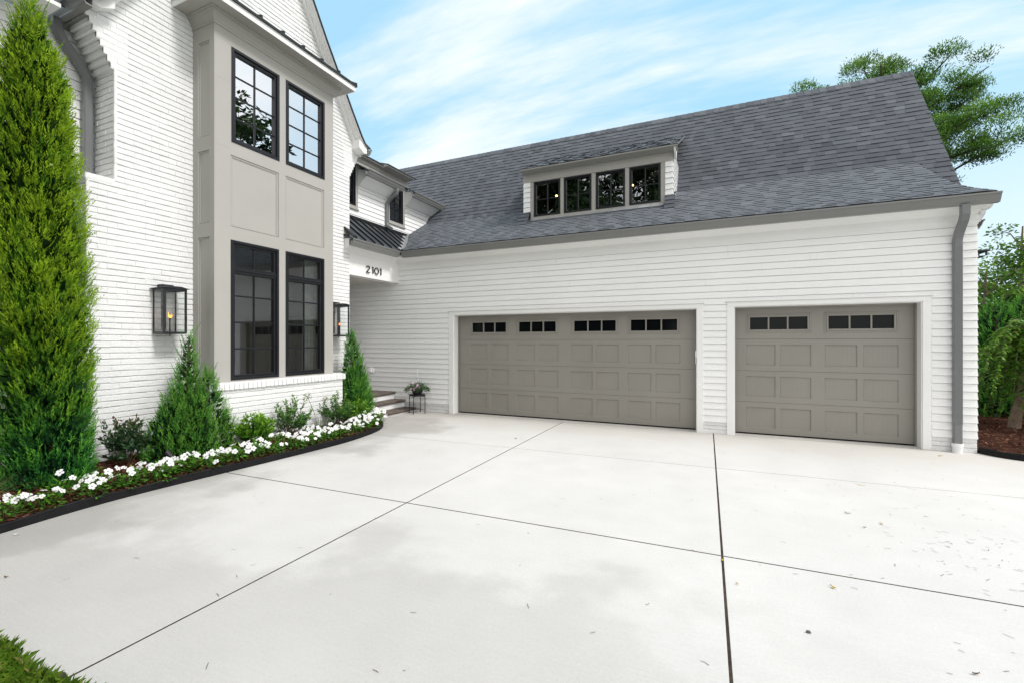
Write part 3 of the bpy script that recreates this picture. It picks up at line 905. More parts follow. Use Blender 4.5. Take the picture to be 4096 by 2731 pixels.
for k, (a, b2) in enumerate(wins):
    window(GX, PD, a, b2, 4.548, 5.362, 0.050, [(a + b2) / 2], [4.955], M['g_do'],
           label=['leftmost dormer window with a lit bulb behind it', None, None, 'rightmost dormer window with a lit bulb at its left edge'][k])
rm = MB()
rm.face(((DX0, 11.7, 4.3), (DX1, 11.7, 4.3), (DX1, 11.7, 6.3), (DX0, 11.7, 6.3)))
rm.face(((DX0, YDM + .1, 5.58), (DX1, YDM + .1, 5.58), (DX1, 11.7, 5.58), (DX0, 11.7, 5.58)))
rm.face(((DX0, YDM + .1, 4.42), (DX1, YDM + .1, 4.42), (DX1, 11.7, 4.42), (DX0, 11.7, 4.42)))
for x in (DX0, DX1): rm.face(((x, YDM + .1, 4.4), (x, 11.7, 4.4), (x, 11.7, 5.6), (x, YDM + .1, 5.6)))
rm.build('dormer_room', M['dark'], GX)
for k, x in enumerate((-3.69, -1.82)):
    bu = MB(); bu.tube([(x, 10.9, 5.245), (x, 10.9, 5.26), (x, 10.9, 5.285), (x, 10.9, 5.30)], [0.012, 0.03, 0.03, 0.012], 10)
    bu.tube([(x, 10.9, 5.30), (x, 10.9, 5.58)], 0.006, 6, 1)
    tag(bu.build('pendant_bulb', [M['bulb'], M['black']], loc=(x, 10.9, 5.25)), ['lit warm bulb inside the leftmost dormer window', 'lit warm bulb inside the rightmost dormer window'][k], 'light bulb', 'bulbs inside the dormer')

# stub of a side gutter and a second eave return seen past the right corner
sg = MB(); gutter(sg, lambda o, z, s: (3.445 + o, s, 3.27 + z), 8.92, 10.2)
sg.build('side_gutter', M['gutter'], GX)
# ================================================================== HOUSE
H = thing('house', 'white painted brick gabled house with grey two storey bay window', 'house', (-9.0, 5.16, 0))
YC = 5.155
RAKE_IN = [(5.155, 9.14), (5.96, 7.80), (6.28, 7.29), (6.48, 6.99), (6.82, 6.47), (7.0, 6.16), (7.20, 5.84), (7.36, 5.60)]


def rake_in(z):
    for (a, b2), (c, d2) in zip(RAKE_IN[:-1], RAKE_IN[1:]):
        if d2 <= z <= b2: return a + (c - a) * (b2 - z) / (b2 - d2)
    return YC


def frow(z):
    if z < 1.74: l = 2.80
    elif z < 2.03: l = 2.80 + (z - 1.74) / 0.29 * 0.07
    elif z < 3.64: l = 2.87
    else: l = 3.15
    rr = 7.16
    if z > 5.02:
        k = min(8, int((z - 5.02) / 0.0742) + 1)
        l -= 0.036 * k; rr += 0.036 * k
    if z > 5.60:
        rr = rake_in(z) + 0.03; l = 2 * YC - rr
    if 4.14 - 0.02 < 9 and 1.0 < z < 6.30: return [(l, 4.13), (6.21, rr)]
    if z <= 1.0: return [(l, 4.05), (6.35, rr)]
    return [(l, rr)]


bw = MB()
bricks(bw, PX(XF), frow, -0.02, 9.1, seed=31)
bwo = bw.build('brick_wall', M['brick'], H)
# return faces, shoulder cap and corbel steps
br = MB()
bricks(br, lambda u, z, dd: (XF - u, 3.152 - dd, z), lambda z: [(0.0, 0.45)], 3.64, 5.05, seed=32, length=0.2)
bricks(br, lambda u, z, dd: (XF - u, 2.872 - dd, z), lambda z: [(0.0, 0.62)], 2.03, 3.60, seed=33, length=0.2)
bricks(br, lambda u, z, dd: (XF - u, 2.802 - dd, z), lambda z: [(0.0, 0.62)], -0.02, 1.74, seed=34, length=0.2)
br.face(((XF, 2.80, 1.74), (XF - .62, 2.80, 1.74), (XF - .62, 2.87, 2.03), (XF, 2.87, 2.03)))
br.bbox(XF - 0.58, XF + 0.004, 2.86, 3.16, 3.575, 3.645, 0.006)
bricks(br, lambda u, z, dd: (XF - u, 7.158 + dd, z), lambda z: [(0.0, 1.2)], -0.02, 5.05, seed=35, length=0.2)
for k in range(1, 9):
    z = 5.02 + 0.0742 * (k - 1)
    br.bbox(XF - 0.45, XF - 0.002, 3.15 - 0.036 * k, 3.3, z + 0.003, z + 0.0742, 0.004)
    br.bbox(XF - 0.45, XF - 0.002, 7.0, 7.16 + 0.036 * k, z + 0.003, z + 0.0742, 0.004)
br.build('brick_return', M['brick'], H)
# brick base of the bay with rowlock cap
ba = MB()
X1 = -6.345
bricks(ba, PX(X1), lambda z: [(3.99, 6.41)], -0.02, 0.925, seed=36)
bricks(ba, lambda u, z, dd: (X1 - u, 3.992 - dd, z), lambda z: [(0, 0.56)], -0.02, 0.925, seed=37)
bricks(ba, lambda u, z, dd: (X1 - u, 6.408 + dd, z), lambda z: [(0, 0.56)], -0.02, 0.925, seed=38)
r = random.Random(9); y = 3.955
while y < 6.44:
    w = 0.0715; dz = r.gauss(0, 0.0015); o = X1 + 0.032 + r.gauss(0, 0.002)
    n = len(ba.v)
    ba.bbox(X1 - 0.1, o, y + 0.003, min(y + w, 6.45) - 0.003, 0.928 + dz, 1.036 + dz, 0.005)
    for i in range(n, len(ba.v)):                       # sloped top
        p = ba.v[i]
        if p[2] > 0.98: ba.v[i] = (p[0], p[1], p[2] - (p[0] - X1 + 0.1) * 0.09)
    y += w
x = X1 - 0.06
while x > XF:
    for ya, yb in ((3.955, 4.1), (6.3, 6.45)): ba.bbox(x - 0.068, x, ya, yb, 0.928, 1.032, 0.005)
    x -= 0.0715
ba.face(((XF, 3.97, 1.005), (X1, 3.97, 1.005), (X1, 6.44, 1.005), (XF, 6.44, 1.005)))
ba.build('bay_brick_base', M['brick'], H)

# the bay: panelled greige box with window openings
PB = PX(XB)
bay = MB()
WLO = [(4.325, 5.118), (5.243, 6.043)]
ho = [(a, b2, 1.055, 3.085) for a, b2 in WLO] + [(a, b2, 4.505, 5.885) for a, b2 in ((4.335, 5.128), (5.248, 6.05))]
pan = [(a, b2, 3.28, 4.315) for a, b2 in WLO]
holed(bay, PB, 4.09, 6.25, 1.0, 6.16, ho + pan, 0.0)
for a, b2, c, dd2 in ho:
    for p, q in (((a, c), (b2, c)), ((b2, c), (b2, dd2)), ((b2, dd2), (a, dd2)), ((a, dd2), (a, c))):
        bay.face((PB(*p, 0), PB(*q, 0), PB(*q, -0.1), PB(*p, -0.1)))
for a, b2, c, dd2 in pan:
    recess(bay, PB, a, b2, c, dd2, 0.020, 0.006, 0)
    frame(bay, PX(XB - 0.02), a + 0.007, b2 - 0.007, c + 0.007, dd2 - 0.007, 0.022, -0.002, 0.011)
    frame(bay, PX(XB - 0.02), a + 0.030, b2 - 0.030, c + 0.030, dd2 - 0.030, 0.010, -0.002, 0.006)
PS = lambda u, z, dd: (u, 4.09 - dd, z)
sp = [(-6.775, -6.525, a, b2) for a, b2 in ((1.25, 3.09), (3.29, 4.32), (4.52, 5.87))]
holed(bay, PS, XF - 0.02, XB, 1.0, 6.16, sp, 0.0)
for a, b2, c, dd2 in sp:
    recess(bay, PS, a, b2, c, dd2, 0.020, 0.006, 0)
    frame(bay, lambda u, z, dd: (u, 4.11 - dd, z), a + 0.007, b2 - 0.007, c + 0.007, dd2 - 0.007, 0.020, -0.002, 0.011)
bay.face(((XF - .02, 6.25, 1.0), (XB, 6.25, 1.0), (XB, 6.25, 6.16), (XF - .02, 6.25, 6.16)))
for z in (4.40, 5.35):       # board joints
    bay.box(XB - 0.01, XB + 0.0012, 4.094, 4.325, z, z + 0.0022, 0)
bayo = bay.build('bay_window', M['greige'], H)


def around(mb, prof, m=0):
    """sweep (out, z) profile round the three free sides of the bay"""
    for (o0, z0), (o1, z1) in zip(prof[:-1], prof[1:]):
        a = [(XF - 0.02, 4.09 - o0), (XB + o0, 4.09 - o0), (XB + o0, 6.25 + o0), (XF - 0.02, 6.25 + o0)]
        b3 = [(XF - 0.02, 4.09 - o1), (XB + o1, 4.09 - o1), (XB + o1, 6.25 + o1), (XF - 0.02, 6.25 + o1)]
        for k in range(3):
            mb.face(((*a[k], z0), (*a[k + 1], z0), (*b3[k + 1], z1), (*b3[k], z1)), m)


co = MB()
around(co, [(0.0, 6.08), (0.012, 6.08), (0.012, 6.115), (0.02, 6.12), (0.028, 6.15), (0.05, 6.19), (0.06, 6.215), (0.078, 6.22), (0.08, 6.24), (0.095, 6.245), (0.095, 6.262), (0.262, 6.262)])
co.build('cornice', M['greige'], bayo)
fa = MB(); around(fa, [(0.261, 6.263), (0.262, 6.258), (0.275, 6.258), (0.275, 6.35)]); fa.build('fascia', M['trim'], bayo)
ro = MB()
around(ro, [(0.274, 6.351), (0.30, 6.348), (0.30, 6.385), (0.29, 6.39)])
zt = 6.62
c1 = [(XF, 4.09 - .29), (XB + .29, 4.09 - .29), (XB + .29, 6.25 + .29), (XF, 6.25 + .29)]
ro.face(((*c1[1], 6.39), (*c1[2], 6.39), (XF, 5.95, zt), (XF, 4.39, zt)))
ro.face(((*c1[0], 6.39), (*c1[1], 6.39), (XF, 4.39, zt))); ro.face(((*c1[2], 6.39), (*c1[3], 6.39), (XF, 5.95, zt)))
for y in (4.22, 4.60, 4.98, 5.36, 5.74, 6.12):
    t = 0.85
    ro.face(((XB + .30, y - .012, 6.385), (XB + .30, y + .012, 6.385), (XB + .30, y + .012, 6.425), (XB + .30, y - .012, 6.425)), 1)
    ro.face(((XB + .30, y - .012, 6.425), (XB + .30, y + .012, 6.425), (XF, y + .012, zt + .03), (XF, y - .012, zt + .03)), 1)
    for s in (-.012, .012): ro.face(((XB + .30, y + s, 6.385), (XB + .30, y + s, 6.425), (XF, y + s, zt + .03), (XF, y + s, zt - .05)), 1)
for (a, b3) in (((XB + .30, 6.25 + .29), (XF, 5.95)), ((XB + .30, 4.09 - .29), (XF, 4.39))):
    ro.tube([(*a, 6.40), (*b3, zt + 0.01)], 0.02, 6, 1)
ro.build('bay_roof', [M['seam'], M['seam']], bayo)

for k, (a, b2) in enumerate(WLO):
    window(H, PB, a, b2, 1.055, 3.085, 0.075, [(a + b2) / 2], [1.51, 1.895, 2.28], M['g_lo'], transom=(2.635, 2.675),
           label=['lower bay window nearest the tall conifer', 'lower bay window with a pale curtain inside'][k])
for k, (a, b2) in enumerate(((4.335, 5.128), (5.248, 6.05))):
    hh = (5.885 - 4.505 - 0.15) / 4
    window(H, PB, a, b2, 4.505, 5.885, 0.075, [(a + b2) / 2], [4.58 + hh * q for q in (1, 2, 3)], M['g_up'],
           label=['upper bay window mirroring tree branches', 'upper bay window mirroring pale sky'][k])
# rooms behind the glass
for z0, z1 in ((0.6, 3.25), (4.3, 6.05)):
    rm = MB()
    x0, x1, y0, y1 = -8.6, XB - 0.15, 4.16, 6.18
    rm.face(((x0, y0, z0), (x0, y1, z0), (x0, y1, z1), (x0, y0, z1)))
    rm.face(((x0, y0, z0), (x1, y0, z0), (x1, y0, z1), (x0, y0, z1))); rm.face(((x0, y1, z0), (x1, y1, z0), (x1, y1, z1), (x0, y1, z1)))
    rm.face(((x0, y0, z0), (x1, y0, z0), (x1, y1, z0), (x0, y1, z0))); rm.face(((x0, y0, z1), (x1, y0, z1), (x1, y1, z1), (x0, y1, z1)))
    rm.build('room', M['room'], H)
cu = MB()
for k in range(26):
    y0 = 5.78 + k * 0.011; y1 = y0 + 0.011
    xo = lambda q: XB - 0.24 + 0.022 * math.sin(q * 2.1) + 0.01 * math.sin(q * 5.3)
    cu.face(((xo(k), y0, 0.75), (xo(k + 1), y1, 0.75), (xo(k + 1), y1, 3.1), (xo(k), y0, 3.1)))
cu.build('curtain', M['curtain'], H)

# gable roof, rake trim, eave ends
RO = [(5.155, 9.26), (6.03, 7.82), (6.36, 7.26), (6.61, 6.87), (6.85, 6.50), (7.02, 6.23), (7.16, 6.02), (7.28, 5.84), (7.37, 5.73), (7.53, 5.67)]
gr = MB()
for sgn in (1, -1):
    for (a, b2), (c, d2) in zip(RO[:-1], RO[1:]):
        A = [(-6.66, YC + sgn * (a - YC), b2), (-6.66, YC + sgn * (c - YC), d2), (-13, YC + sgn * (c - YC), d2), (-13, YC + sgn * (a - YC), b2)]
        gr.face(A, 0, 0.5)
        gr.face([A[0], A[1], (A[1][0], A[1][1], A[1][2] - 0.03), (A[0][0], A[0][1], A[0][2] - 0.03)], 0, 0.15)
gr.build('gable_roof', M['shingle'], H)
rt = MB()
RI = [(5.155, 9.12), (5.96, 7.80), (6.28, 7.27), (6.48, 6.96), (6.80, 6.46), (6.98, 6.14), (7.12, 5.90), (7.24, 5.70), (7.33, 5.58), (7.43, 5.50)]
for sgn in (1, -1):
    for f0, f1, x in ((-0.02, 0.52, -6.84), (0.52, 0.60, -6.815), (0.60, 0.70, -6.79), (0.70, 0.86, -6.745), (0.86, 0.985, -6.70)):
        for k in range(len(RO) - (1 if sgn > 0 else 3)):
            q = []
            for kk, f in ((k, f0), (k + 1, f0), (k + 1, f1), (k, f1)):
                q.append((YC + sgn * (RI[kk][0] + (RO[kk][0] - RI[kk][0]) * f - YC), RI[kk][1] + (RO[kk][1] - RI[kk][1]) * f))
            rt.face([(x, p, z) for p, z in q])
            rt.face([(x, *q[0]), (x, *q[1]), (XF, *q[1]), (XF, *q[0])])
    # boxed eave return at the foot of the rake
    ya, yb = sorted((YC + sgn * (7.16 - YC), YC + sgn * (7.46 - YC)))
    rt.prism([(7.22, 5.60), (7.36, 5.52), (7.445, 5.54), (7.445, 5.66), (7.22, 5.76)], lambda p, q2, s, sgn=sgn: (s, YC + sgn * (p - YC), q2 + (0 if sgn > 0 else .10)), -6.698 if sgn > 0 else -6.75, -7.6)
rt.build('rake_trim', M['trim'], H)
for sgn in (1, -1):
    eg = MB(); gutter(eg, lambda o, z, s, sgn=sgn: (s, YC + sgn * (7.462 + o - YC), 5.54 + z), -6.69, -9.0 if sgn < 0 else -7.9)
    eg.build('gutter', M['gutter'], H)
es = MB()
es.face(((-6.93, 2 * YC - 7.46, 5.53), (-10, 2 * YC - 7.46, 5.53), (-10, 3.3, 5.53), (-6.93, 3.3, 5.53)))
es.build('eave_soffit', M['gutter'], H)
sw = MB()
siding(sw, PX(-7.47), lambda z: [(-3.0, 3.4)], 0.1, 5.52, e=0.118, seed=8)
sw.build('siding_wall', M['siding'], H)
mrf = MB()
shingles(mrf, [(-7.05, 5.58), (-11.5, 10.4)], lambda y, z: [(-4.0, 2.74 + 0.0 * z)], e=0.16, seed=44, put=lambda u, y, z: (y, u, z))
mrf.build('main_roof', M['shingle'], H)
mrg = MB(); mrg.face(((-7.05, -4, 5.54), (-7.05, 2.7, 5.54), (-7.5, 2.7, 5.54), (-7.5, -4, 5.54))); mrg.face(((-7.05, -4, 5.54), (-7.05, 2.7, 5.54), (-7.05, 2.7, 5.585), (-7.05, -4, 5.585)))
mrg.build('eave_soffit', M['trim'], H)
dsp = MB()
dsp.rtube([(-7.36, 2.78, 5.56), (-7.36, 2.78, 5.44), (-7.36, 2.83, 5.34), (-7.36, 3.02, 5.08), (-7.36, 3.07, 4.98), (-7.36, 3.075, 4.88), (-7.36, 3.075, 0.2)], (1, 0, 0), 0.085, 0.09)
dsp.build('downspout', M['spout'], H)

# ------------------------------------------------------------------ link between house and garage
lb = MB()
lb.box(-7.16, -6.932, 7.165, 8.785, 3.0, 3.66)
lb.prism([(-6.735, 3.70), (-6.722, 3.575), (-6.76, 3.56), (-6.82, 3.52), (-6.86, 3.51), (-6.90, 3.47), (-6.915, 3.44), (-6.931, 3.44), (-6.931, 3.70)], lambda p, q, s: (p, s, q), 7.02, 8.60)
lb.build('entry_beam', M['trim'], H)
lg = MB(); gutter(lg, lambda o, z, s: (-6.736 + o, s, 3.541 + z), 6.97, 8.445)
lg.build('gutter', M['gutter'], H)
MZ = lambda x: 3.70 + 0.766 * (-6.66 - x)
mr = MB()
mr.face(((-6.655, 7.06, MZ(-6.655)), (-6.655, 8.6, MZ(-6.655)), (-7.62, 10.1, MZ(-7.62)), (-7.62, 7.06, MZ(-7.62))))
mr.face(((-6.655, 7.06, MZ(-6.655)), (-6.655, 8.6, MZ(-6.655)), (-6.655, 8.6, 3.665), (-6.655, 7.06, 3.665)), 1)
for y in (7.10, 7.36, 7.64, 7.91, 8.18, 8.45, 8.72, 8.99, 9.26, 9.53):
    x0 = -6.65 if y < 8.5 else -6.66 - (y - 8.5) * 0.655
    for s, m in ((-0.014, 1), (0.014, 1)):
        mr.face(((x0, y + s, MZ(x0)), (-7.62, y + s, MZ(-7.62)), (-7.62, y + s, MZ(-7.62) + .045), (x0, y + s, MZ(x0) + .045)), m)
    mr.face(((x0, y - .014, MZ(x0) + .045), (x0, y + .014, MZ(x0) + .045), (-7.62, y + .014, MZ(-7.62) + .045), (-7.62, y - .014, MZ(-7.62) + .045)), 1)
    mr.face(((x0, y - .014, MZ(x0)), (x0, y + .014, MZ(x0)), (x0, y + .014, MZ(x0) + .045), (x0, y - .014, MZ(x0) + .045)), 1)
mr.prism([(-6.64, 3.69), (-6.64, 3.735), (-6.90, 3.945), (-6.90, 3.88)], lambda p, q, s: (p, s, q), 7.0, 7.058, 1)
mr.prism([(-6.62, 3.645), (-6.62, 3.665), (-6.89, 3.79), (-6.89, 3.75)], lambda p, q, s: (p, s, q), 6.985, 7.02, 1)
mr.prism([(-7.55, 4.36), (-7.55, 4.47), (-7.60, 4.49), (-7.60, 4.36)], lambda p, q, s: (p, s, q), 7.06, 10.0, 1)
mro = mr.build('metal_roof', [M['metalroof'], M['seam']], H)
vf = MB()
va = [(-6.63, 8.47, 3.72), (-6.86, 8.83, 3.858), (-7.15, 9.28, 4.09), (-7.42, 9.66, 4.30), (-7.60, 9.93, 4.45)]
for p, q in zip(va[:-1], va[1:]):
    vf.face((p, q, (q[0] - .02, q[1] - .10, q[2] + .005), (p[0] - .02, p[1] - .10, p[2] + .005)))
    vf.face((p, q, (q[0] + .075, q[1] + .03, q[2] + .022), (p[0] + .075, p[1] + .03, p[2] + .022)))
vf.build('valley_flashing', M['flash'], mro)
# upper wall of the link with two windows breaking through the eave
XW = -7.6
uw = MB()
WB = [(7.25, 8.05, 4.72, 5.66), (9.24, 9.78, 4.69, 5.64)]


def urow(z):
    lo = max(7.0, 0); hi = profile_y(z) + 0.05
    if z < 4.64: return [(lo, hi)]
    return [(8.12, 9.18), (9.86, hi)] if z < 5.75 else []


siding(uw, PX(XW), urow, 4.30, 5.24, e=0.108, breaks=(4.64,), seed=17)
for a, b2 in ((8.12, 9.18), (9.86, 10.0)): uw.face(((XW - .004, a, 5.2), (XW - .004, b2, 5.2), (XW - .004, b2, 5.7), (XW - .004, a, 5.7)))
uw.face(((XW - .004, 10.0, 5.2), (XW - .004, 11.0, 5.2), (XW - .004, 11.15, 5.42), (XW - .004, 10.0, 5.5)))
uw.build('siding_wall', M['siding'], H)
for a, b2, c, d2 in WB:
    ca = MB()
    for p, q, r_, s in ((a - .07, a, c - .06, d2), (b2, b2 + .075, c - .06, d2), (a, b2, c - .06, c)):
        bar(ca, PX(XW), p, q, r_, s, -0.02, 0.03)
    bar(ca, PX(XW), a - .085, b2 + .09, c - .09, c - .061, -0.02, 0.05)
    ca.build('window_casing', M['greige'], H)
for k, (a, b2, c, d2) in enumerate(WB):
    window(H, PX(XW + 0.02), a, b2, c, d2, 0.055, [(a + b2) / 2], [c + (d2 - c) * 0.36, c + (d2 - c) * 0.68], M['g_lo'],
           label=['narrow upper window half hidden by the brick gable', 'upper link window behind the elbowed downspout'][k])
for a, b2, c, d2 in WB:
    rb = MB()
    rb.face(((XW - .4, a - .3, c - .2), (XW - .4, b2 + .3, c - .2), (XW - .4, b2 + .3, d2 + .3), (XW - .4, a - .3, d2 + .3)))
    rb.face(((XW - .4, a - .3, d2 + .02), (XW - .4, b2 + .3, d2 + .02), (XW - .05, b2 + .3, d2 + .02), (XW - .05, a - .3, d2 + .02)))
    for y in (a - .01, b2 + .01): rb.face(((XW - .4, y, c - .2), (XW - .07, y, c - .2), (XW - .07, y, d2 + .1), (XW - .4, y, d2 + .1)))
    rb.build('room', M['room'], H)
ev = MB()
EP = [(-7.305, 5.53), (-7.30, 5.40), (-7.33, 5.385), (-7.40, 5.34), (-7.52, 5.235), (-7.585, 5.20), (-7.585, 5.165), (-7.605, 5.165), (-7.605, 5.60), (-7.45, 5.56)]
for a, b2 in ((8.121, 9.16), (9.865, 11.3)):
    ev.prism(EP, lambda p, q, s: (p, s, q), a, b2)
ev.build('eave_cornice', M['trim'], H)
for a, b2 in ((8.06, 9.36), (9.80, 11.2)):
    e2 = MB(); gutter(e2, lambda o, z, s: (-7.304 + o, s, 5.395 + z), a, b2); e2.build('gutter', M['gutter'], H)
for a, b2 in ((7.98, 9.2), (9.82, 11.2)):
    er = MB()
    shingles(er, [(-7.27, 5.53), (-7.62, 5.75)], lambda y, z, a=a, b2=b2: [(a, b2)], e=0.12, seed=41, put=lambda u, y, z: (y, u, z))
    er.build('eave_roof', M['shingle'], H)
db = MB()
db.box(-7.72, -7.57, 7.9, 9.98, 5.665, 5.90)
db.box(-7.60, -7.565, 8.0, 8.9, 5.775, 5.782, 1)
db.prism([(-7.57, 5.86), (-7.33, 5.885), (-7.33, 5.915), (-7.9, 6.08), (-7.9, 5.9)], lambda p, q, s: (p, s, q), 8.86, 9.93)
db.prism([(-7.57, 5.875), (-7.47, 5.885), (-7.47, 5.915), (-7.9, 6.04), (-7.9, 5.9)], lambda p, q, s: (p, s, q), 7.7, 8.859)
db.build('link_dormer', [M['greige'], M['gap']], H)
dr2 = MB()
dr2.prism([(-7.30, 5.915), (-7.30, 5.935), (-7.95, 6.12), (-7.95, 6.09)], lambda p, q, s: (p, s, q), 8.86, 9.99, 0, 0.35)
dr2.prism([(-7.44, 5.917), (-7.44, 5.937), (-7.95, 6.08), (-7.95, 6.05)], lambda p, q, s: (p, s, q), 7.7, 8.858, 0, 0.35)
dr2.build('link_dormer_roof', M['shingle'], H)
d2 = MB()
d2.rtube([(-7.24, 9.12, 5.41), (-7.24, 9.12, 5.34), (-7.27, 9.115, 5.27), (-7.47, 9.10, 5.14), (-7.53, 9.10, 5.06), (-7.54, 9.10, 4.98), (-7.54, 9.10, 4.56), (-7.52, 9.10, 4.50), (-7.40, 9.10, 4.42)], (0, 1, 0), 0.085, 0.065)
d2.build('downspout', M['spout'], H)
# porch recess behind the beam
po = MB()
po.face(((-8.75, 7.16, 3.02), (-7.0, 7.16, 3.02), (-7.0, 8.785, 3.02), (-8.75, 8.785, 3.02)), 1)
siding(po, PX(-8.75), lambda z: [(7.16, 8.785)], 0.45, 3.02)
po.build('porch_recess', [M['siding'], M['porch']], H)

# ------------------------------------------------------------------ things fixed to or standing by the house
stp = thing('entry_steps', 'brick entry steps with brown stone treads beside the garage wall', 'steps', (-6.9, 7.9, 0))
r = random.Random(2)
for k, (xn, zt) in enumerate(((-6.42, 0.092), (-6.72, 0.262), (-7.02, 0.432))):
    q = MB()
    q.box(xn - 0.30 if k < 2 else -8.75, xn - 0.035, 7.17, 8.772, (-0.03, 0.093, 0.263)[k], zt - 0.056)
    q.build('riser', M['brick'], stp)
    t = MB(); n = 44
    xb = xn - 0.335 if k < 2 else -8.75
    ys = [7.14 + (8.778 - 7.14) * i / n for i in range(n + 1)]
    jj = [[r.uniform(-0.007, 0.007) for _ in ys] for _ in range(3)]
    for i in range(n):
        for L in range(3):
            lv = [(zt, 0.0), (zt - 0.018, 0.004), (zt - 0.040, -0.002), (zt - 0.055, -0.012)]
            a, c = lv[L], lv[L + 1]
            ja = jj[L]; jb = jj[min(L + 1, 2)]
            t.face(((xn + c[1] + jb[i], ys[i], c[0]), (xn + c[1] + jb[i + 1], ys[i + 1], c[0]), (xn + a[1] + ja[i + 1], ys[i + 1], a[0]), (xn + a[1] + ja[i], ys[i], a[0])))
        t.face(((xn + jj[0][i], ys[i], zt), (xn + jj[0][i + 1], ys[i + 1], zt), (xb, ys[i + 1], zt), (xb, ys[i], zt)))
    t.face(((xn, 7.14, zt), (xb, 7.14, zt), (xb, 7.14, zt - .055), (xn, 7.14, zt - .055)))
    t.face(((xn - .01, 7.14, zt - .0555), (xn - .01, 8.778, zt - .0555), (xb, 8.778, zt - .0555), (xb, 7.14, zt - .0555)))
    t.build('tread', M['tread'], stp)


def lantern(cy, label, place=None, flame_y=0.0):
    L = thing('wall_lantern', label, 'lantern', (XF, cy, 1.72), 0, 'wall lanterns on the brick')
    x0, x1 = 0.035, 0.265; w = 0.135; h = 0.60
    f = MB()
    for x, y, s in ((x0, -w, 0.016), (x0, w, 0.016), (x1, -w, 0.024), (x1, w, 0.024)):
        f.bbox(x - s / 2, x + s / 2, y - s / 2 if y > 0 else y - s / 2, y + s / 2, 0.0, h, 0.003)
    for z in (0.0, h - 0.03):
        f.box(x0, x1, -w - .006, -w + .01, z, z + 0.026); f.box(x0, x1, w - .01, w + .006, z, z + 0.026)
        f.box(x1 - .008, x1 + .011, -w, w, z, z + 0.026); f.box(x0 - .01, x0 + .006, -w, w, z, z + 0.026)
    f.box(x0, x1, -w, w, -0.006, 0.002)
    f.bbox(0.0, 0.015, -0.03, 0.03, 0.05, h + 0.01, 0.003)
    f.box(0.0, x0, -0.02, 0.02, 0.15, 0.17); f.box(0.0, x0, -0.02, 0.02, 0.45, 0.47)
    f.build('frame', M['bronze'], L, local=True)
    c = MB()
    c.face(((x0 - .03, -w - .035, h), (x1 + .035, -w - .035, h), (x1 + .035, w + .035, h), (x0 - .03, w + .035, h)))
    c.prism([(-w - .035, h + .001), (w + .035, h + .001), (w * .5, h + .028), (-w * .5, h + .028)], lambda p, q, s: (s, p, q), x0 - .03, x1 + .035)
    c.bbox(0.0, 0.10, -0.075, 0.075, h + 0.02, h + 0.062, 0.004)
    c.build('cap', M['bronze'], L, local=True)
    p = MB()
    for s in (-1, 1): p.face(((x0, s * w, .02), (x1, s * w, .02), (x1, s * w, h - .02), (x0, s * w, h - .02)))
    p.face(((x1, -w, .02), (x1, w, .02), (x1, w, h - .02), (x1, -w, h - .02)))
    p.build('pane', M['g_la'], L, local=True)
    b2 = MB(); b2.tube([(0.15, 0, -0.03), (0.15, 0, 0.20)], 0.008, 10); b2.tube([(0.15, 0, 0.17), (0.15, 0, 0.21)], 0.011, 10)
    bo = b2.build('burner', M['bronze'], L, local=True)
    fm = MB()
    for y, hh, rr in ((-0.016, 0.065, 0.007), (0.004, 0.03, 0.007), (0.022, 0.04, 0.006)):
        fm.tube([(0.15, y * 0.4, 0.212), (0.15, y, 0.225 + hh * .2), (0.15, y * 1.15, 0.222 + hh * .6), (0.15, y * 1.05, 0.225 + hh)], [rr * .7, rr, rr * .6, 0.001], 8)
    fm.build('flame', M['flame'], bo, local=True, smooth=True)
    return L


lantern(3.705, 'black box lantern with open flame left of the bay window')
lantern(6.72, 'black box lantern right of the bay window above the small conifer')
# a dark lantern cap seen past the right garage corner
sl = thing('side_lantern', 'black lantern just showing past the right garage corner', 'lantern', (3.44, 9.25, 2.72))
q = MB(); q.bbox(0.0, 0.265, -0.15, 0.15, 0.24, 0.262, 0.004); q.bbox(0.0, 0.09, -0.07, 0.07, 0.262, 0.29, 0.004); q.build('cap', M['bronze'], sl, local=True)
q = MB()
for x in (0.025, 0.23):
    for y in (-0.115, 0.115): q.box(x - .01, x + .01, y - .01, y + .01, 0.18, 0.239)
q.box(0.0, 0.215, -0.125, 0.125, 0.165, 0.1795); q.build('frame', M['bronze'], sl, local=True)

# house number
hn = thing('house_number', 'black house number 2101 on the white entry beam', 'house number', (-6.93, 7.90, 3.1))


def stroke(mb, pts, w, closed=False):
    n = len(pts); L = []
    for i, p in enumerate(pts):
        a = pts[i - 1] if (i or closed) else p; c = pts[(i + 1) % n] if (i < n - 1 or closed) else p
        dx, dy = c[0] - a[0], c[1] - a[1]; q = math.hypot(dx, dy) or 1
        L.append((-dy / q * w / 2, dx / q * w / 2))
    rng = range(n if closed else n - 1)
    for i in rng:
        k = (i + 1) % n
        A = (pts[i][0] + L[i][0], pts[i][1] + L[i][1]); B = (pts[k][0] + L[k][0], pts[k][1] + L[k][1])
        C = (pts[k][0] - L[k][0], pts[k][1] - L[k][1]); D2 = (pts[i][0] - L[i][0], pts[i][1] - L[i][1])
        mb.prism([A, B, C, D2], lambda p, q2, s: (s, p, q2), 0.012, 0.030)


h = 0.148


def two():
    p = [(0.004 - 0.0, h * .70)]
    p = []
    for k in range(13):
        a = rad(168 - k * 17.5); p.append((0.036 + 0.033 * math.cos(a), h - 0.036 + 0.034 * math.sin(a)))
    p += [(0.004, 0.010)]
    return [p, [(0.0, 0.0075), (0.074, 0.0075)]]


def one(): return [[(0.004, h - 0.006), (0.034, h - 0.006)], [(0.027, h), (0.027, 0.0)]]


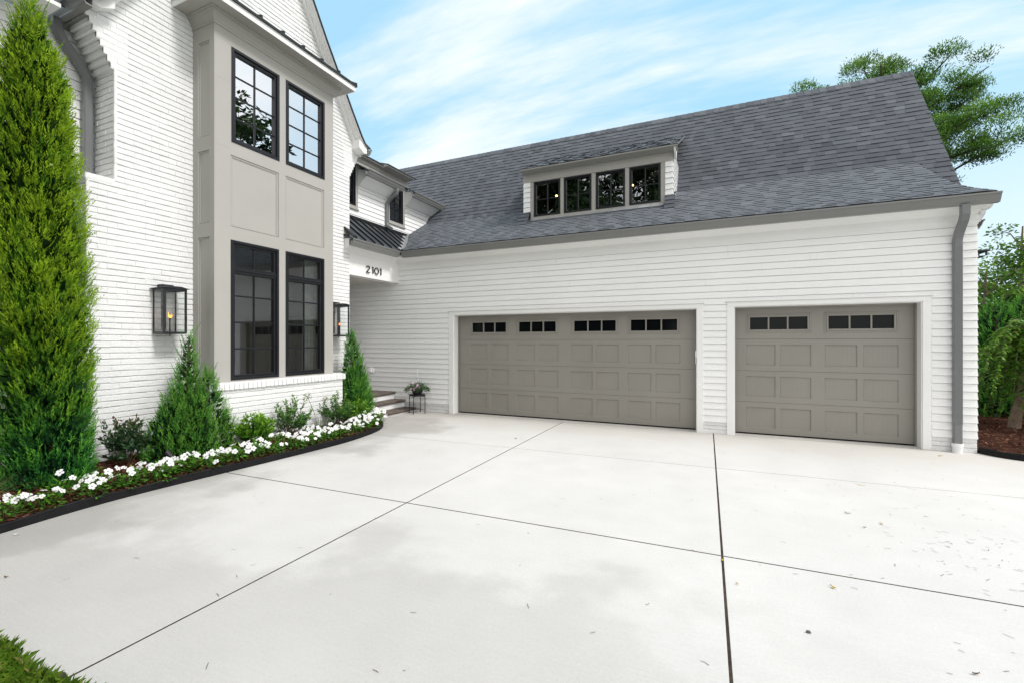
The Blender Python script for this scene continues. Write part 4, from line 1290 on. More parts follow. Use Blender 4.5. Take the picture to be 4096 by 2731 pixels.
def zero(): return [[(0.036 + 0.034 * math.cos(rad(a)), h / 2 + (h / 2 - .006) * math.sin(rad(a))) for a in range(0, 360, 15)]]


for y0, fn, cl, kx in ((-0.24, two, False, 1.5), (-0.068, one, False, 1.35), (0.018, zero, True, 1.85), (0.194, one, False, 1.35)):
    q = MB()
    for p in fn(): stroke(q, [((a * kx) + y0, b2) for a, b2 in p], 0.017, cl)
    q.box(0.0, 0.013, y0 + 0.03, y0 + 0.036, 0.06, 0.066)
    q.build('digit', M['iron'], hn, local=True)

ob = thing('outlet_box', 'small white weatherproof outlet box low on the garage clapboards', 'outlet box', (-7.73, YG, 0.92))
q = MB(); q.bbox(-0.07, 0.06, -0.045, -0.012, -0.06, 0.06, 0.005); q.build('base_plate', M['pvc'], ob, local=True)
q = MB(); q.bbox(-0.075, 0.03, -0.10, -0.046, -0.045, 0.062, 0.008); q.build('cover', M['trim'], ob, local=True)
kp = thing('keypad', 'small white keypad on the right jamb of the double garage door', 'keypad', (-0.335, 8.82, 1.34))
q = MB(); q.bbox(-0.024, 0.0, -0.03, 0.03, -0.12, -0.002, 0.004); q.build('key_panel', M['pvc'], kp, local=True)
q = MB(); q.bbox(-0.028, 0.0, -0.032, 0.032, 0.0, 0.11, 0.004); q.build('flip_cover', M['pvc'], kp, local=True)
# ================================================================== PLANTING
def unit(x, y, z):
    q = math.sqrt(x * x + y * y + z * z) or 1; return (x / q, y / q, z / q)


def side_of(d, r):
    a = unit(r.gauss(0, 1), r.gauss(0, 1), r.gauss(0, 1))
    return unit(d[1] * a[2] - d[2] * a[1], d[2] * a[0] - d[0] * a[2], d[0] * a[1] - d[1] * a[0])


def conifer(name, label, cat, loc, height, radfn, nspray, twig, mat, seed, lean=(0, 0), dark=0.0, trunk=0.05, tipfn=None, leaders=(), up=0.9, wid=0.16, lobes=((0, 0, 1, 1, 1),), wn=0, wisp=.14, gaps=.17):
    """columnar conifer: plumes of fine scale-leaf twigs over a darker core"""
    r = random.Random(seed); T = thing(name, label, cat, loc)
    tk = MB(); tk.tube([(0, 0, -0.05), (lean[0] * .4, lean[1] * .4, height * .4), (lean[0], lean[1], height * .93)], [trunk, trunk * .7, 0.008], 8)
    for k in range(26):
        z = r.uniform(.05, .85) * height; a = r.uniform(0, 6.28); rr = radfn(z / height) * 0.7; f = z / height
        tk.tube([(lean[0] * f, lean[1] * f, z), (lean[0] * f + math.cos(a) * rr * .6, lean[1] * f + math.sin(a) * rr * .6, z + rr * .7), (lean[0] * f + math.cos(a) * rr, lean[1] * f + math.sin(a) * rr, z + rr * 1.5)], [.012, .008, .003], 5)
    tk.build('trunk', M['stem'], T, local=True)
    c = MB()
    ws = []
    for k in range(nspray):
        for _ in range(50):
            f = r.random()
            if r.random() < radfn(f) / max(radfn(0.1), radfn(0.2), radfn(0.3)) + 0.05: break
        a = r.uniform(0, 2 * math.pi)
        lb_ = r.choices(lobes, [q[4] for q in lobes])[0]
        R0 = lb_[3] * radfn(f) * (1 + 0.13 * math.sin(3 * a + 9 * f) + 0.09 * math.sin(5 * a - 17 * f + 1) + 0.06 * math.sin(23 * f + 2 * a) + gaps * .5 * math.sin(4.1 * f * height / .42 + 3 * a) * math.sin(5 * a - 3.3 * f * height / .42 + 1.3))
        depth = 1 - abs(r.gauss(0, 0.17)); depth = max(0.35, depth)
        cx, cy = lb_[0] * (1 - .35 * f) + lean[0] * f, lb_[1] * (1 - .35 * f) + lean[1] * f
        z0 = f * height * lb_[2] - twig * 1.2
        x, y = cx + math.cos(a) * R0 * depth, cy + math.sin(a) * R0 * depth
        ou = r.uniform(0.25, 1.0) * (1 - 0.35 * f)
        D = unit(math.cos(a) * ou + r.gauss(0, .18), math.sin(a) * ou + r.gauss(0, .18), up + r.uniform(0, .5))
        Lp = twig * r.uniform(1.6, 3.0)
        tb = (depth - 0.5) * 1.0 + r.gauss(0.10, 0.10) + gaps * math.sin(4.1 * f * height / .42 + 3 * a) * math.sin(5 * a - 3.3 * f * height / .42 + 1.3) - dark + (0 if tipfn is None else tipfn(f, a))  # tone drops inward and between tufts: shade painted into the foliage
        S0 = side_of(D, r); nt = 11
        for q in range(nt):
            t = q / (nt - 1)
            sg = 1 if q % 2 else -1
            px = (x + D[0] * Lp * t, y + D[1] * Lp * t, z0 + D[2] * Lp * t)
            sp = (1 - 0.75 * t) * 0.8
            d2 = unit(D[0] + S0[0] * sg * sp + r.gauss(0, .16), D[1] + S0[1] * sg * sp + r.gauss(0, .16), D[2] + S0[2] * sg * sp + r.gauss(0, .16))
            tt = min(1, max(0, tb + 0.30 * t + r.gauss(0, 0.07)))
            c.leaf(px, d2, side_of(d2, r), twig * r.uniform(.75, 1.25) * (1 - .3 * t), twig * wid * r.uniform(.8, 1.3), tt)
    # dark inner mass
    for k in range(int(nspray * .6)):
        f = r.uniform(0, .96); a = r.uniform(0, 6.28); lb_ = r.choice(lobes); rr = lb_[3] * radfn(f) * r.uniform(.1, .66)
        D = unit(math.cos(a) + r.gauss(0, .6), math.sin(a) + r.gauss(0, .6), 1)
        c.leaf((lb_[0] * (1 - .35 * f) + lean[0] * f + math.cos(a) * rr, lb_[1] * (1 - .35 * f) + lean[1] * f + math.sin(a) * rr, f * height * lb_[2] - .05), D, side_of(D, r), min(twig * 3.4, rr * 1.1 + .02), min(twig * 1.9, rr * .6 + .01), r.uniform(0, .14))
    for (f, a, L) in list(leaders) + [(r.uniform(.08, .93), r.uniform(0, 6.28), r.uniform(.8, 1.7) * wisp) for _ in range(wn)]:      # thin shoots breaking the outline
        lb_ = r.choice(lobes); bx, by, bz = lb_[0] * (1 - .35 * f) + lean[0] * f + math.cos(a) * radfn(f) * lb_[3] * .85, lb_[1] * (1 - .35 * f) + lean[1] * f + math.sin(a) * radfn(f) * lb_[3] * .85, f * height * lb_[2]
        D = unit(math.cos(a) * .45, math.sin(a) * .45, 1)
        for q in range(26):
            t = q / 25; w = (1 - t) * .6 + .1
            for _ in range(2):
                d2 = unit(D[0] + r.gauss(0, w * .8), D[1] + r.gauss(0, w * .8), D[2] + r.gauss(0, w * .5))
                c.leaf((bx + D[0] * L * t, by + D[1] * L * t, bz + D[2] * L * t), d2, side_of(d2, r), twig * .8 * (1.1 - t * .6), twig * wid * .9, min(1, .45 + .4 * t + r.gauss(0, .1)))
    c.build('foliage', mat, T, local=True)
    return T


def lerpfn(pts):
    def f(t):
        for (a, b2), (c, d2) in zip(pts[:-1], pts[1:]):
            if t <= c: return b2 + (d2 - b2) * max(0, (t - a)) / (c - a)
        return pts[-1][1]
    return f


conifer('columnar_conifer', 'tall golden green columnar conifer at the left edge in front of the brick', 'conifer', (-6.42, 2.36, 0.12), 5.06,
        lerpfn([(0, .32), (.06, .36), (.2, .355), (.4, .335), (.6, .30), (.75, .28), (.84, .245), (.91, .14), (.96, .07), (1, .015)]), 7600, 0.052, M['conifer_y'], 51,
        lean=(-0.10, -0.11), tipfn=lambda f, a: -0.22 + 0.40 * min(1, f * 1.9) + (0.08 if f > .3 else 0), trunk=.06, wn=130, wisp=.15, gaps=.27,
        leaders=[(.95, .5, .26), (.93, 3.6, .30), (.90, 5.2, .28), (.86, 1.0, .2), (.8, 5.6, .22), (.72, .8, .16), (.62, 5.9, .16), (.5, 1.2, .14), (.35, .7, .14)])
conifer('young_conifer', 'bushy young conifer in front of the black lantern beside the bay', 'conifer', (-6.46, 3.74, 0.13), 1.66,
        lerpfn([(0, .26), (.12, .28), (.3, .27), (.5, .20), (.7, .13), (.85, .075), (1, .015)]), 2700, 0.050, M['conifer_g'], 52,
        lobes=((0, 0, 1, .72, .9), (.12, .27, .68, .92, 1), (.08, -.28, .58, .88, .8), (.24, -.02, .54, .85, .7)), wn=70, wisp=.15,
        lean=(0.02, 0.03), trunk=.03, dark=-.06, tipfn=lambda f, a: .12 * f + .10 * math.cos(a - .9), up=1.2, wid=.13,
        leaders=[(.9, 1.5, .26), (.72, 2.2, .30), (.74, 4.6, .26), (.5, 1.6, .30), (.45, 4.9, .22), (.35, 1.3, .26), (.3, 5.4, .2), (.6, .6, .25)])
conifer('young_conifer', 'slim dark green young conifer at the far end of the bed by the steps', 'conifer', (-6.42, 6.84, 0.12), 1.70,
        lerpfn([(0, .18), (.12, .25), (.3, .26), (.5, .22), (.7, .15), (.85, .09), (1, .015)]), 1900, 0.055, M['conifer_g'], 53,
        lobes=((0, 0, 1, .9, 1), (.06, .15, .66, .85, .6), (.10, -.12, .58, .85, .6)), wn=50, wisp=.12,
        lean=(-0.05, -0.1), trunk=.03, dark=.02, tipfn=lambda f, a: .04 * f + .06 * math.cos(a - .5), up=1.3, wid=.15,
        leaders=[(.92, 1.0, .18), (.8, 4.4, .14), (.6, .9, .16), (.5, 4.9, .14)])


def shrub(name, label, loc, rx, rz, n, L, W, mat, seed, nstem=9, cat='shrub', redtop=False, twigs=0, loose=0.0):
    r = random.Random(seed); T = thing(name, label, cat, loc)
    st = MB(); fo = MB(); tips = []
    for k in range(nstem * 5):
        a = r.uniform(0, 6.28); q = math.sqrt(r.random()); el = q * 1.25
        R0 = r.uniform(.62, 1.0 + loose)
        tips.append((math.cos(a) * math.sin(el) * rx * R0, math.sin(a) * math.sin(el) * rx * R0, rz * (.22 + .78 * math.cos(el)) * R0 if el < 1.2 else rz * .3 * R0))
    for k, t in enumerate(tips):
        if k < nstem * 2: st.tube([(t[0] * .08, t[1] * .08, -.03), (t[0] * .5, t[1] * .5, t[2] * .55), t], [.006, .004, .002], 5)
    st.build('stem', M['stem'], T, local=True)
    per = max(4, n // len(tips))
    for t in tips:
        D0 = unit(t[0] + r.gauss(0, .05), t[1] + r.gauss(0, .05), t[2] + rz * .15)
        for q in range(per):
            u = q / per
            p = (t[0] * (.55 + .45 * u) + r.gauss(0, .012), t[1] * (.55 + .45 * u) + r.gauss(0, .012), t[2] * (.55 + .45 * u) + r.gauss(0, .012))
            d2 = unit(D0[0] * .8 + r.gauss(0, .55), D0[1] * .8 + r.gauss(0, .55), D0[2] * .9 + r.gauss(0, .45))
            hgt = p[2] / rz
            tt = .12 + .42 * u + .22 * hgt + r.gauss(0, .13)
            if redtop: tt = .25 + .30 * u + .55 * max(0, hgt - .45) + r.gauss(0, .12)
            fo.leaf(p, d2, side_of(d2, r), L * r.uniform(.7, 1.2), W * r.uniform(.8, 1.2), min(1, max(0, tt)))
    fo.build('foliage', mat, T, local=True)
    return T


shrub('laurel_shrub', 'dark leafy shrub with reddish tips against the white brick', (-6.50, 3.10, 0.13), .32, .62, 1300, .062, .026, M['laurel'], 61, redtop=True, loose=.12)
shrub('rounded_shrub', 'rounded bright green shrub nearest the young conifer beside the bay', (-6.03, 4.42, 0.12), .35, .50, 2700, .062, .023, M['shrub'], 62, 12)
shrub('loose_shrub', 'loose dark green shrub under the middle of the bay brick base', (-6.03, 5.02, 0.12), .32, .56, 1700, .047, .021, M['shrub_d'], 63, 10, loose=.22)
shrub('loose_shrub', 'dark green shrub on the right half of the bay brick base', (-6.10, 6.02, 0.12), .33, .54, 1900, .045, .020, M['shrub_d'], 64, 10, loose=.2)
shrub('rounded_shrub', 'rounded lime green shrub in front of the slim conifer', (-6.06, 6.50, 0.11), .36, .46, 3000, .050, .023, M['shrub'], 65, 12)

# agapanthus with seed heads
ag = thing('agapanthus', 'strap leaved clump with two tall round seed heads', 'perennial', (-5.98, 5.52, 0.11))
r = random.Random(70); lf = MB()
for k in range(46):
    a = r.uniform(0, 6.28); sp = r.uniform(.25, 1.1); L = r.uniform(.16, .30); w = .006
    s = (-math.sin(a) * w, math.cos(a) * w)
    P = []
    for q in range(5):
        t = q / 4; ho_ = L * sp * t; P.append((math.cos(a) * (.02 + ho_), math.sin(a) * (.02 + ho_), L * (1.25 * t - .55 * sp * t * t)))
    for q in range(4):
        w0, w1 = 1 - q / 4 * .7, 1 - (q + 1) / 4 * .9
        lf.face(((P[q][0] - s[0] * w0, P[q][1] - s[1] * w0, P[q][2]), (P[q][0] + s[0] * w0, P[q][1] + s[1] * w0, P[q][2]),
                 (P[q + 1][0] + s[0] * w1, P[q + 1][1] + s[1] * w1, P[q + 1][2]), (P[q + 1][0] - s[0] * w1, P[q + 1][1] - s[1] * w1, P[q + 1][2])), 0, min(1, max(0, r.gauss(.4, .2) + .1 * q)))
lf.build('foliage', M['strap'], ag, local=True)
for (tx, ty, tz, rr) in ((-.03, -.20, .62, .066), (-.03, .16, .53, .045), (.02, .42, .44, .03)):
    sm = MB(); sm.tube([(0, 0, 0), (tx * .4, ty * .4, tz * .55), (tx, ty, tz)], [.004, .0035, .003], 6); so_ = sm.build('flower_stalk', M['strap'], ag, local=True)
    u = MB()
    for k in range(44):
        d2 = unit(r.gauss(0, 1), r.gauss(0, 1), r.gauss(.25, .8)); L = rr * r.uniform(.75, 1.1)
        u.tube([(tx, ty, tz), (tx + d2[0] * L, ty + d2[1] * L, tz + d2[2] * L)], .0012, 4)
        u.leaf((tx + d2[0] * L * .85, ty + d2[1] * L * .85, tz + d2[2] * L * .85), d2, side_of(d2, r), .026, .011, r.random())
    u.build('seed_head', M['umbel'], so_, local=True)

# ornamental grass at the left edge
og = thing('ornamental_grass', 'arching thin straw green grass at the left edge of the bed', 'grass clump', (-5.86, 1.66, 0.1))
r = random.Random(71); q = MB()
for k in range(70):
    a = r.uniform(0.2, 2.6); L = r.uniform(.25, .62); sp = r.uniform(.3, 1.0); w = .0022; P = []
    for i in range(7):
        t = i / 6; P.append((math.cos(a) * L * sp * t, math.sin(a) * L * sp * t, L * (1.0 * t - .75 * sp * t * t)))
    s = (-math.sin(a) * w, math.cos(a) * w); tn = r.random()
    for i in range(6):
        k0, k1 = 1 - i / 7, 1 - (i + 1) / 7
        q.face(((P[i][0] - s[0] * k0, P[i][1] - s[1] * k0, P[i][2]), (P[i][0] + s[0] * k0, P[i][1] + s[1] * k0, P[i][2]), (P[i + 1][0] + s[0] * k1, P[i + 1][1] + s[1] * k1, P[i + 1][2]), (P[i + 1][0] - s[0] * k1, P[i + 1][1] - s[1] * k1, P[i + 1][2])), 0, tn)
q.build('blades', M['ogr'], og, local=True)

# landscape spotlight
spl = thing('garden_spotlight', 'small black garden spotlight in the mulch before the young conifer', 'spotlight', (-6.10, 3.36, 0.11))
q = MB(); q.tube([(0, 0, -.03), (0, 0, .075)], .008, 8); q.tube([(0, 0, -.005), (0, 0, .012)], .03, 12); q.build('stake', M['iron'], spl, local=True)
q = MB(); q.tube([(.03, .02, .065), (0, 0, .10), (-.035, -.02, .145), (-.045, -.026, .158)], [.026, .034, .040, .042], 14, cap=True); q.build('lamp_head', M['iron'], spl, local=True)

# white bedding plants along the edging: one plant, one flower built, then copied
r = random.Random(80)


def vinca_mesh(seed):
    r = random.Random(seed); m = MB()
    for k in range(105):
        a = r.uniform(0, 6.28); rr = .125 * math.sqrt(r.random()); z = r.uniform(.015, .175) * (1 - .4 * (rr / .12) ** 2)
        p = (math.cos(a) * rr, math.sin(a) * rr, z)
        a2 = a + r.gauss(0, .6); d2 = unit(math.cos(a2), math.sin(a2), r.gauss(.25, .4))
        m.leaf(p, d2, unit(-math.sin(a2), math.cos(a2), r.gauss(0, .25)), r.uniform(.040, .062), r.uniform(.018, .026), min(1, max(0, .10 + 3.6 * z + r.gauss(0, .15))))
    for k in range(9):
        a = r.uniform(0, 6.28); m.tube([(0, 0, -.02), (math.cos(a) * .04, math.sin(a) * .04, .08), (math.cos(a) * .07, math.sin(a) * .07, .16)], .0022, 4, t=.2)
    return m


def flower_mesh(seed):
    r = random.Random(seed); m = MB(); R0 = .0315
    for k in range(5):
        a = k * 2 * math.pi / 5 + r.gauss(0, .06); tn = r.uniform(.55, 1)
        w = .62; L = R0 * r.uniform(.92, 1.08); cup = .15
        pts = [(0.1, 0, 0), (.42, -w * .55, .10), (.80, -w * .62, .16), (1.0, -w * .3, .10 - cup * .3), (1.0, w * .3, .10 - cup * .3), (.80, w * .62, .16), (.42, w * .55, .10)]
        ca_, sa_ = math.cos(a), math.sin(a)
        m.face([((p * ca_ - q * sa_) * L, (p * sa_ + q * ca_) * L, z * L) for p, q, z in pts], 0, tn)
    m.tube([(0, 0, .001), (0, 0, .0035)], .0022, 6, t=0)
    return m


ORD = ['first', 'second', 'third', 'fourth', 'fifth', 'sixth', 'seventh', 'eighth', 'ninth', 'tenth', 'eleventh', 'twelfth', 'thirteenth', 'fourteenth', 'fifteenth',
       'sixteenth', 'seventeenth', 'eighteenth', 'nineteenth', 'twentieth', 'twenty-first', 'twenty-second', 'twenty-third', 'twenty-fourth', 'twenty-fifth', 'twenty-sixth',
       'twenty-seventh', 'twenty-eighth', 'twenty-ninth', 'thirtieth', 'thirty-first', 'thirty-second', 'thirty-third', 'thirty-fourth', 'thirty-fifth', 'thirty-sixth',
       'thirty-seventh', 'thirty-eighth', 'thirty-ninth', 'fortieth', 'forty-first', 'forty-second', 'forty-third', 'forty-fourth', 'forty-fifth', 'forty-sixth', 'forty-seventh', 'forty-eighth']
spots = []
path = [p for p in EDGE if p[1] > 1.35]
acc = 0; step = .150; row = 0
for (xa, ya), (xb, yb) in zip(path[:-1], path[1:]):
    L = math.hypot(xb - xa, yb - ya); s = acc
    while s < L:
        t = s / L; nx, ny = -(yb - ya) / L, (xb - xa) / L
        o = (.105, .225)[row % 2] + r.uniform(-.02, .02)
        spots.append((xa + (xb - xa) * t + nx * o, ya + (yb - ya) * t + ny * o)); row += 1
        s += step * r.uniform(.85, 1.15)
    acc = s - L
spots.sort(key=lambda p: p[1])
protos = [vinca_mesh(90 + k).build('foliage', M['vinca'], local=True) for k in range(3)]
fproto = [flower_mesh(95 + k).build('flower', M['petal'], local=True) for k in range(2)]
usedf, usedp = set(), set()
NB = ['at the left edge of the picture', 'before the tall conifer', 'before the reddish shrub', 'before the young conifer', 'under the left bay window', 'under the right bay window', 'before the slim conifer']


def near(y):
    return NB[0] if y < 1.9 else NB[1] if y < 2.8 else NB[2] if y < 3.4 else NB[3] if y < 4.1 else NB[4] if y < 5.1 else NB[5] if y < 6.3 else NB[6]


for i, (x, y) in enumerate(spots):
    T = thing('bedding_plant', 'white-flowered bedding plant, ' + ORD[min(i, 47)] + ' from the left, ' + near(y), 'bedding plant', (x, y, bed_z(x, y) - .005), r.uniform(0, 6.28), 'white flowers along the black edging')
    sc_ = r.uniform(.88, 1.18) * (1.0 if y < 6.4 else 1.1)
    T.scale = (sc_, sc_, sc_ * r.uniform(.9, 1.15))
    k = i % 3
    f = protos[k] if k not in usedp else protos[k].copy()
    if k in usedp: COL.objects.link(f)
    usedp.add(k); f.parent = T
    nf = r.choice((4, 5, 6, 6, 7, 8)) if y < 4.2 else r.choice((6, 7, 8, 9))
    put_ = []
    for q in range(nf):
        k = q % 2
        fl_ = fproto[k] if k not in usedf else fproto[k].copy()
        if k in usedf: COL.objects.link(fl_)
        usedf.add(k); fl_.parent = T
        for _ in range(25):                     # keep the blooms of one plant apart
            a = r.uniform(0, 6.28); rr = .135 * math.sqrt(r.random())
            pq = (math.cos(a) * rr, math.sin(a) * rr)
            if all(math.hypot(pq[0] - u[0], pq[1] - u[1]) > .052 for u in put_): break
        put_.append(pq)
        fl_.location = (math.cos(a) * rr * 1.1, math.sin(a) * rr * 1.1, .205 - .055 * (rr / .12) ** 2 + r.uniform(-.035, .03))
        rz_ = T.rotation_euler[2]; wx, wy = unit(-x, -y, 0)[:2]            # turned towards the open side of the bed
        lx, ly = wx * math.cos(rz_) + wy * math.sin(rz_), -wx * math.sin(rz_) + wy * math.cos(rz_)
        nv = Vector((math.cos(a) * .35 + lx * .55 + r.gauss(0, .28), math.sin(a) * .35 + ly * .55 + r.gauss(0, .28), .85))
        fl_.rotation_euler = nv.to_track_quat('Z', 'Y').to_euler()
        s2 = r.uniform(.85, 1.2); fl_.scale = (s2, s2, s2)

# plant stand with hanging basket
ps = thing('plant_stand', 'black wire plant stand beside the entry steps', 'plant stand', (-6.21, 8.53, 0))
q = MB(); q.tube([(0, 0, .395), (0, 0, .40), (0, 0, .405), (0, 0, .43), (0, 0, .431)], [.17, .175, .18, .185, .17], 28); q.build('tray', M['iron'], ps, local=True)
fx = [(0.04, -0.195), (0.21, 0.0), (-0.21, -0.01), (-0.06, 0.20)]
for x, y in fx:
    q = MB(); q.tube([(x, y, 0), (x, y, .425)], .0085, 6); q.build('leg', M['iron'], ps, local=True)
q = MB(); q.tube([(fx[0][0], fx[0][1], .10), (fx[3][0], fx[3][1], .10)], .007, 6); q.tube([(fx[1][0], fx[1][1], .09), (fx[2][0], fx[2][1], .09)], .007, 6)
q.tube([(fx[0][0], fx[0][1], .39), (fx[3][0], fx[3][1], .39)], .007, 6); q.tube([(fx[1][0], fx[1][1], .39), (fx[2][0], fx[2][1], .39)], .007, 6); q.build('brace', M['iron'], ps, local=True)
hb = thing('flower_basket', 'basket of small pink flowers and trailing leaves on the plant stand', 'flower basket', (-6.19, 8.50, .432))
r = random.Random(101)
q = MB(); q.tube([(0, 0, 0), (0, 0, .02), (0, 0, .12), (0, 0, .125)], [.09, .10, .14, .13], 20); q.build('pot', M['pot'], hb, local=True)
q = MB()
for k in range(1500):
    a = r.uniform(0, 6.28); rr = .29 * math.sqrt(r.random()); el = rr / .29
    z = .13 + .16 * (1 - el ** 2) * r.uniform(.2, 1) - .08 * el * r.random()
    if r.random() < .06: rr *= 1.15; z += r.uniform(-.03, .06)
    p = (math.cos(a) * rr * 1.05, math.sin(a) * rr * .8, z); d2 = unit(math.cos(a) + r.gauss(0, .7), math.sin(a) + r.gauss(0, .7), r.gauss(.1, .6))
    q.leaf(p, d2, side_of(d2, r), r.uniform(.02, .036), r.uniform(.010, .016), min(1, max(0, r.gauss(.42, .22))))
for k in range(14):
    a = r.uniform(0, 6.28); L = r.uniform(.2, .33); q.tube([(0, 0, .1), (math.cos(a) * L * .6, math.sin(a) * L * .5, .26), (math.cos(a) * L, math.sin(a) * L * .8, .14 + r.uniform(0, .2))], .0025, 4, t=.5)
q.build('foliage', M['basket'], hb, local=True)
fp = flower_mesh(99); fp.m = [0] * len(fp.m)
fo_ = None
for k, (x, y, z) in enumerate([(-.03, -.19, .14), (.06, -.20, .13), (.13, -.17, .22), (-.17, -.15, .07), (-.11, -.17, .015), (-.31, -.06, .08), (.16, -.15, .26), (.0, -.17, .27), (.10, -.18, .17)]):
    if fo_ is None: fo_ = fp.build('flower', M['pink'], hb, local=True); o = fo_
    else: o = fo_.copy(); COL.objects.link(o); o.parent = hb
    o.location = (x, y, z); o.rotation_euler = (1.2 + r.gauss(0, .3), r.gauss(0, .3), r.gauss(0, .5)); s = r.uniform(.65, 1.0); o.scale = (s, s, s)
q = MB()
for x, y in ((.09, -.05), (-.09, -.05), (0, .1)): q.tube([(x, y, .12), (0.0, 0, .50)], .0028, 4)
q.tube([(0, 0, .49), (0, 0, .55), (.006, 0, .575), (0, 0, .585)], .004, 6); q.build('hanger', M['wire'], hb, local=True)

# fallen leaves, petals and needles on the concrete
def litter(name, label, cat, x, y, L, W, mat, rz, curl=.012, shape='leaf', group=None):
    q = MB(); r = random.Random(int(abs(x * 917 + y * 131)) + 3); L *= .68; W *= .68; curl *= .7
    n = 6
    prof = [0.05, .7, 1.0, .9, .55, .12, 0.0] if shape == 'leaf' else [.5, .9, 1.0, 1.0, .95, .8, .4]
    for i in range(n):
        for s in (-1, 1):
            a0, a1 = i / n, (i + 1) / n
            z0, z1 = curl * (2 * a0 - 1) ** 2 + .003, curl * (2 * a1 - 1) ** 2 + .003
            q.face(((L * (a0 - .5), 0, z0), (L * (a1 - .5), 0, z1), (L * (a1 - .5), s * W / 2 * prof[i + 1], z1 + curl * .6), (L * (a0 - .5), s * W / 2 * prof[i], z0 + curl * .6)), 0, r.uniform(.2, 1))
    if shape == 'leaf': q.tube([(L * .5, 0, curl), (L * .66, .004, .004)], .0012, 4)
    o = q.build(name, M[mat], local=True); o.location = (x, y, 0.001); o.rotation_euler = (0, 0, rz)
    return tag(o, label, cat, group)


GL = 'fallen leaves on the driveway'
litter('fallen_leaf', 'curled tan leaf alone on the front right concrete slab', 'leaf', .69, 3.58, .062, .030, 'leafy', 2.2, .014, group=GL)
litter('fallen_leaf', 'small bright yellow leaf in the middle of the right hand slab', 'leaf', 1.32, 5.01, .050, .022, 'leafy', 1.9, group=GL)
litter('fallen_leaf', 'small yellow leaf just right of the wide dark joint', 'leaf', .12, 3.37, .036, .016, 'leafy', 2.0, group=GL)
litter('fallen_leaf', 'yellow leaf lying in the joint where the slabs cross', 'leaf', .035, 3.69, .055, .022, 'leafy', 1.5, group=GL)
litter('fallen_leaf', 'tan leaf lying in front of the downspout', 'leaf', 2.87, 8.35, .085, .042, 'leafy', .3, group=GL)
litter('fallen_leaf', 'thin yellow leaf on the joint before the single door', 'leaf', 1.47, 6.28, .095, .014, 'leafy', -.3, .006, group=GL)
litter('fallen_leaf', 'thin brown leaf left of the bright yellow leaf', 'leaf', 1.11, 5.19, .065, .018, 'leafb', -.4, group=GL)
litter('fallen_leaf', 'small brown leaf nearest the bright yellow leaf', 'leaf', 1.16, 4.85, .04, .014, 'leafb', .4, group=GL)
litter('fallen_leaf', 'curled brown leaf at the near right corner of the driveway', 'leaf', 1.14, 2.93, .055, .018, 'leafb', .4, group=GL)
litter('fallen_leaf', 'small brown leaf before the double garage door', 'leaf', -3.06, 6.93, .05, .026, 'leafb', .2, .02, group=GL)
litter('fallen_leaf', 'rust brown leaf at the far left of the front slab', 'leaf', -4.43, 1.41, .04, .018, 'leafb', .4, group=GL)
litter('fallen_petal', 'white petal on the concrete near the end of the bed', 'petal', -5.33, 5.54, .055, .045, 'petal', .3, .006, 'petal', 'fallen petals by the edging')
litter('fallen_petal', 'white petal on the concrete at the left edge', 'petal', -5.34, 1.76, .05, .04, 'petal', .8, .006, 'petal', 'fallen petals by the edging')
q = MB(); q.tube([(-.012, 0, .004), (-.007, .002, .007), (.005, .001, .008), (.012, -.002, .004)], [.003, .007, .007, .002], 8)
o = q.build('pebble', M['stone'], local=True); o.location = (.46, 2.97, .001); tag(o, 'dark grey pebble on the near right slab', 'pebble')
q = MB(); r = random.Random(111)
for k in range(330):
    if k < 190: x, y = r.gauss(1.9, .42), r.gauss(4.6, .9)
    elif k < 250: x, y = r.uniform(-.0, 3.0), r.uniform(2.2, 8.4)
    else: x, y = r.uniform(-5.1, 0), r.uniform(1.3, 7.5)
    a = r.gauss(-.3, .9); L = r.uniform(.012, .05); w = .0016
    dx, dy = math.cos(a), math.sin(a)
    mx, my = x + dx * L / 2 - dy * L * r.gauss(0, .12), y + dy * L / 2 + dx * L * r.gauss(0, .12)
    t = r.random()
    for (p, s) in (((x, y), (mx, my)), ((mx, my), (x + dx * L, y + dy * L))):
        q.face(((p[0] + dy * w, p[1] - dx * w, .004), (s[0] + dy * w, s[1] - dx * w, .004), (s[0] - dy * w, s[1] + dx * w, .0042), (p[0] - dy * w, p[1] + dx * w, .0042)), 0, t)
tag(q.build('pine_needle_litter', M['litter']), kind='stuff')
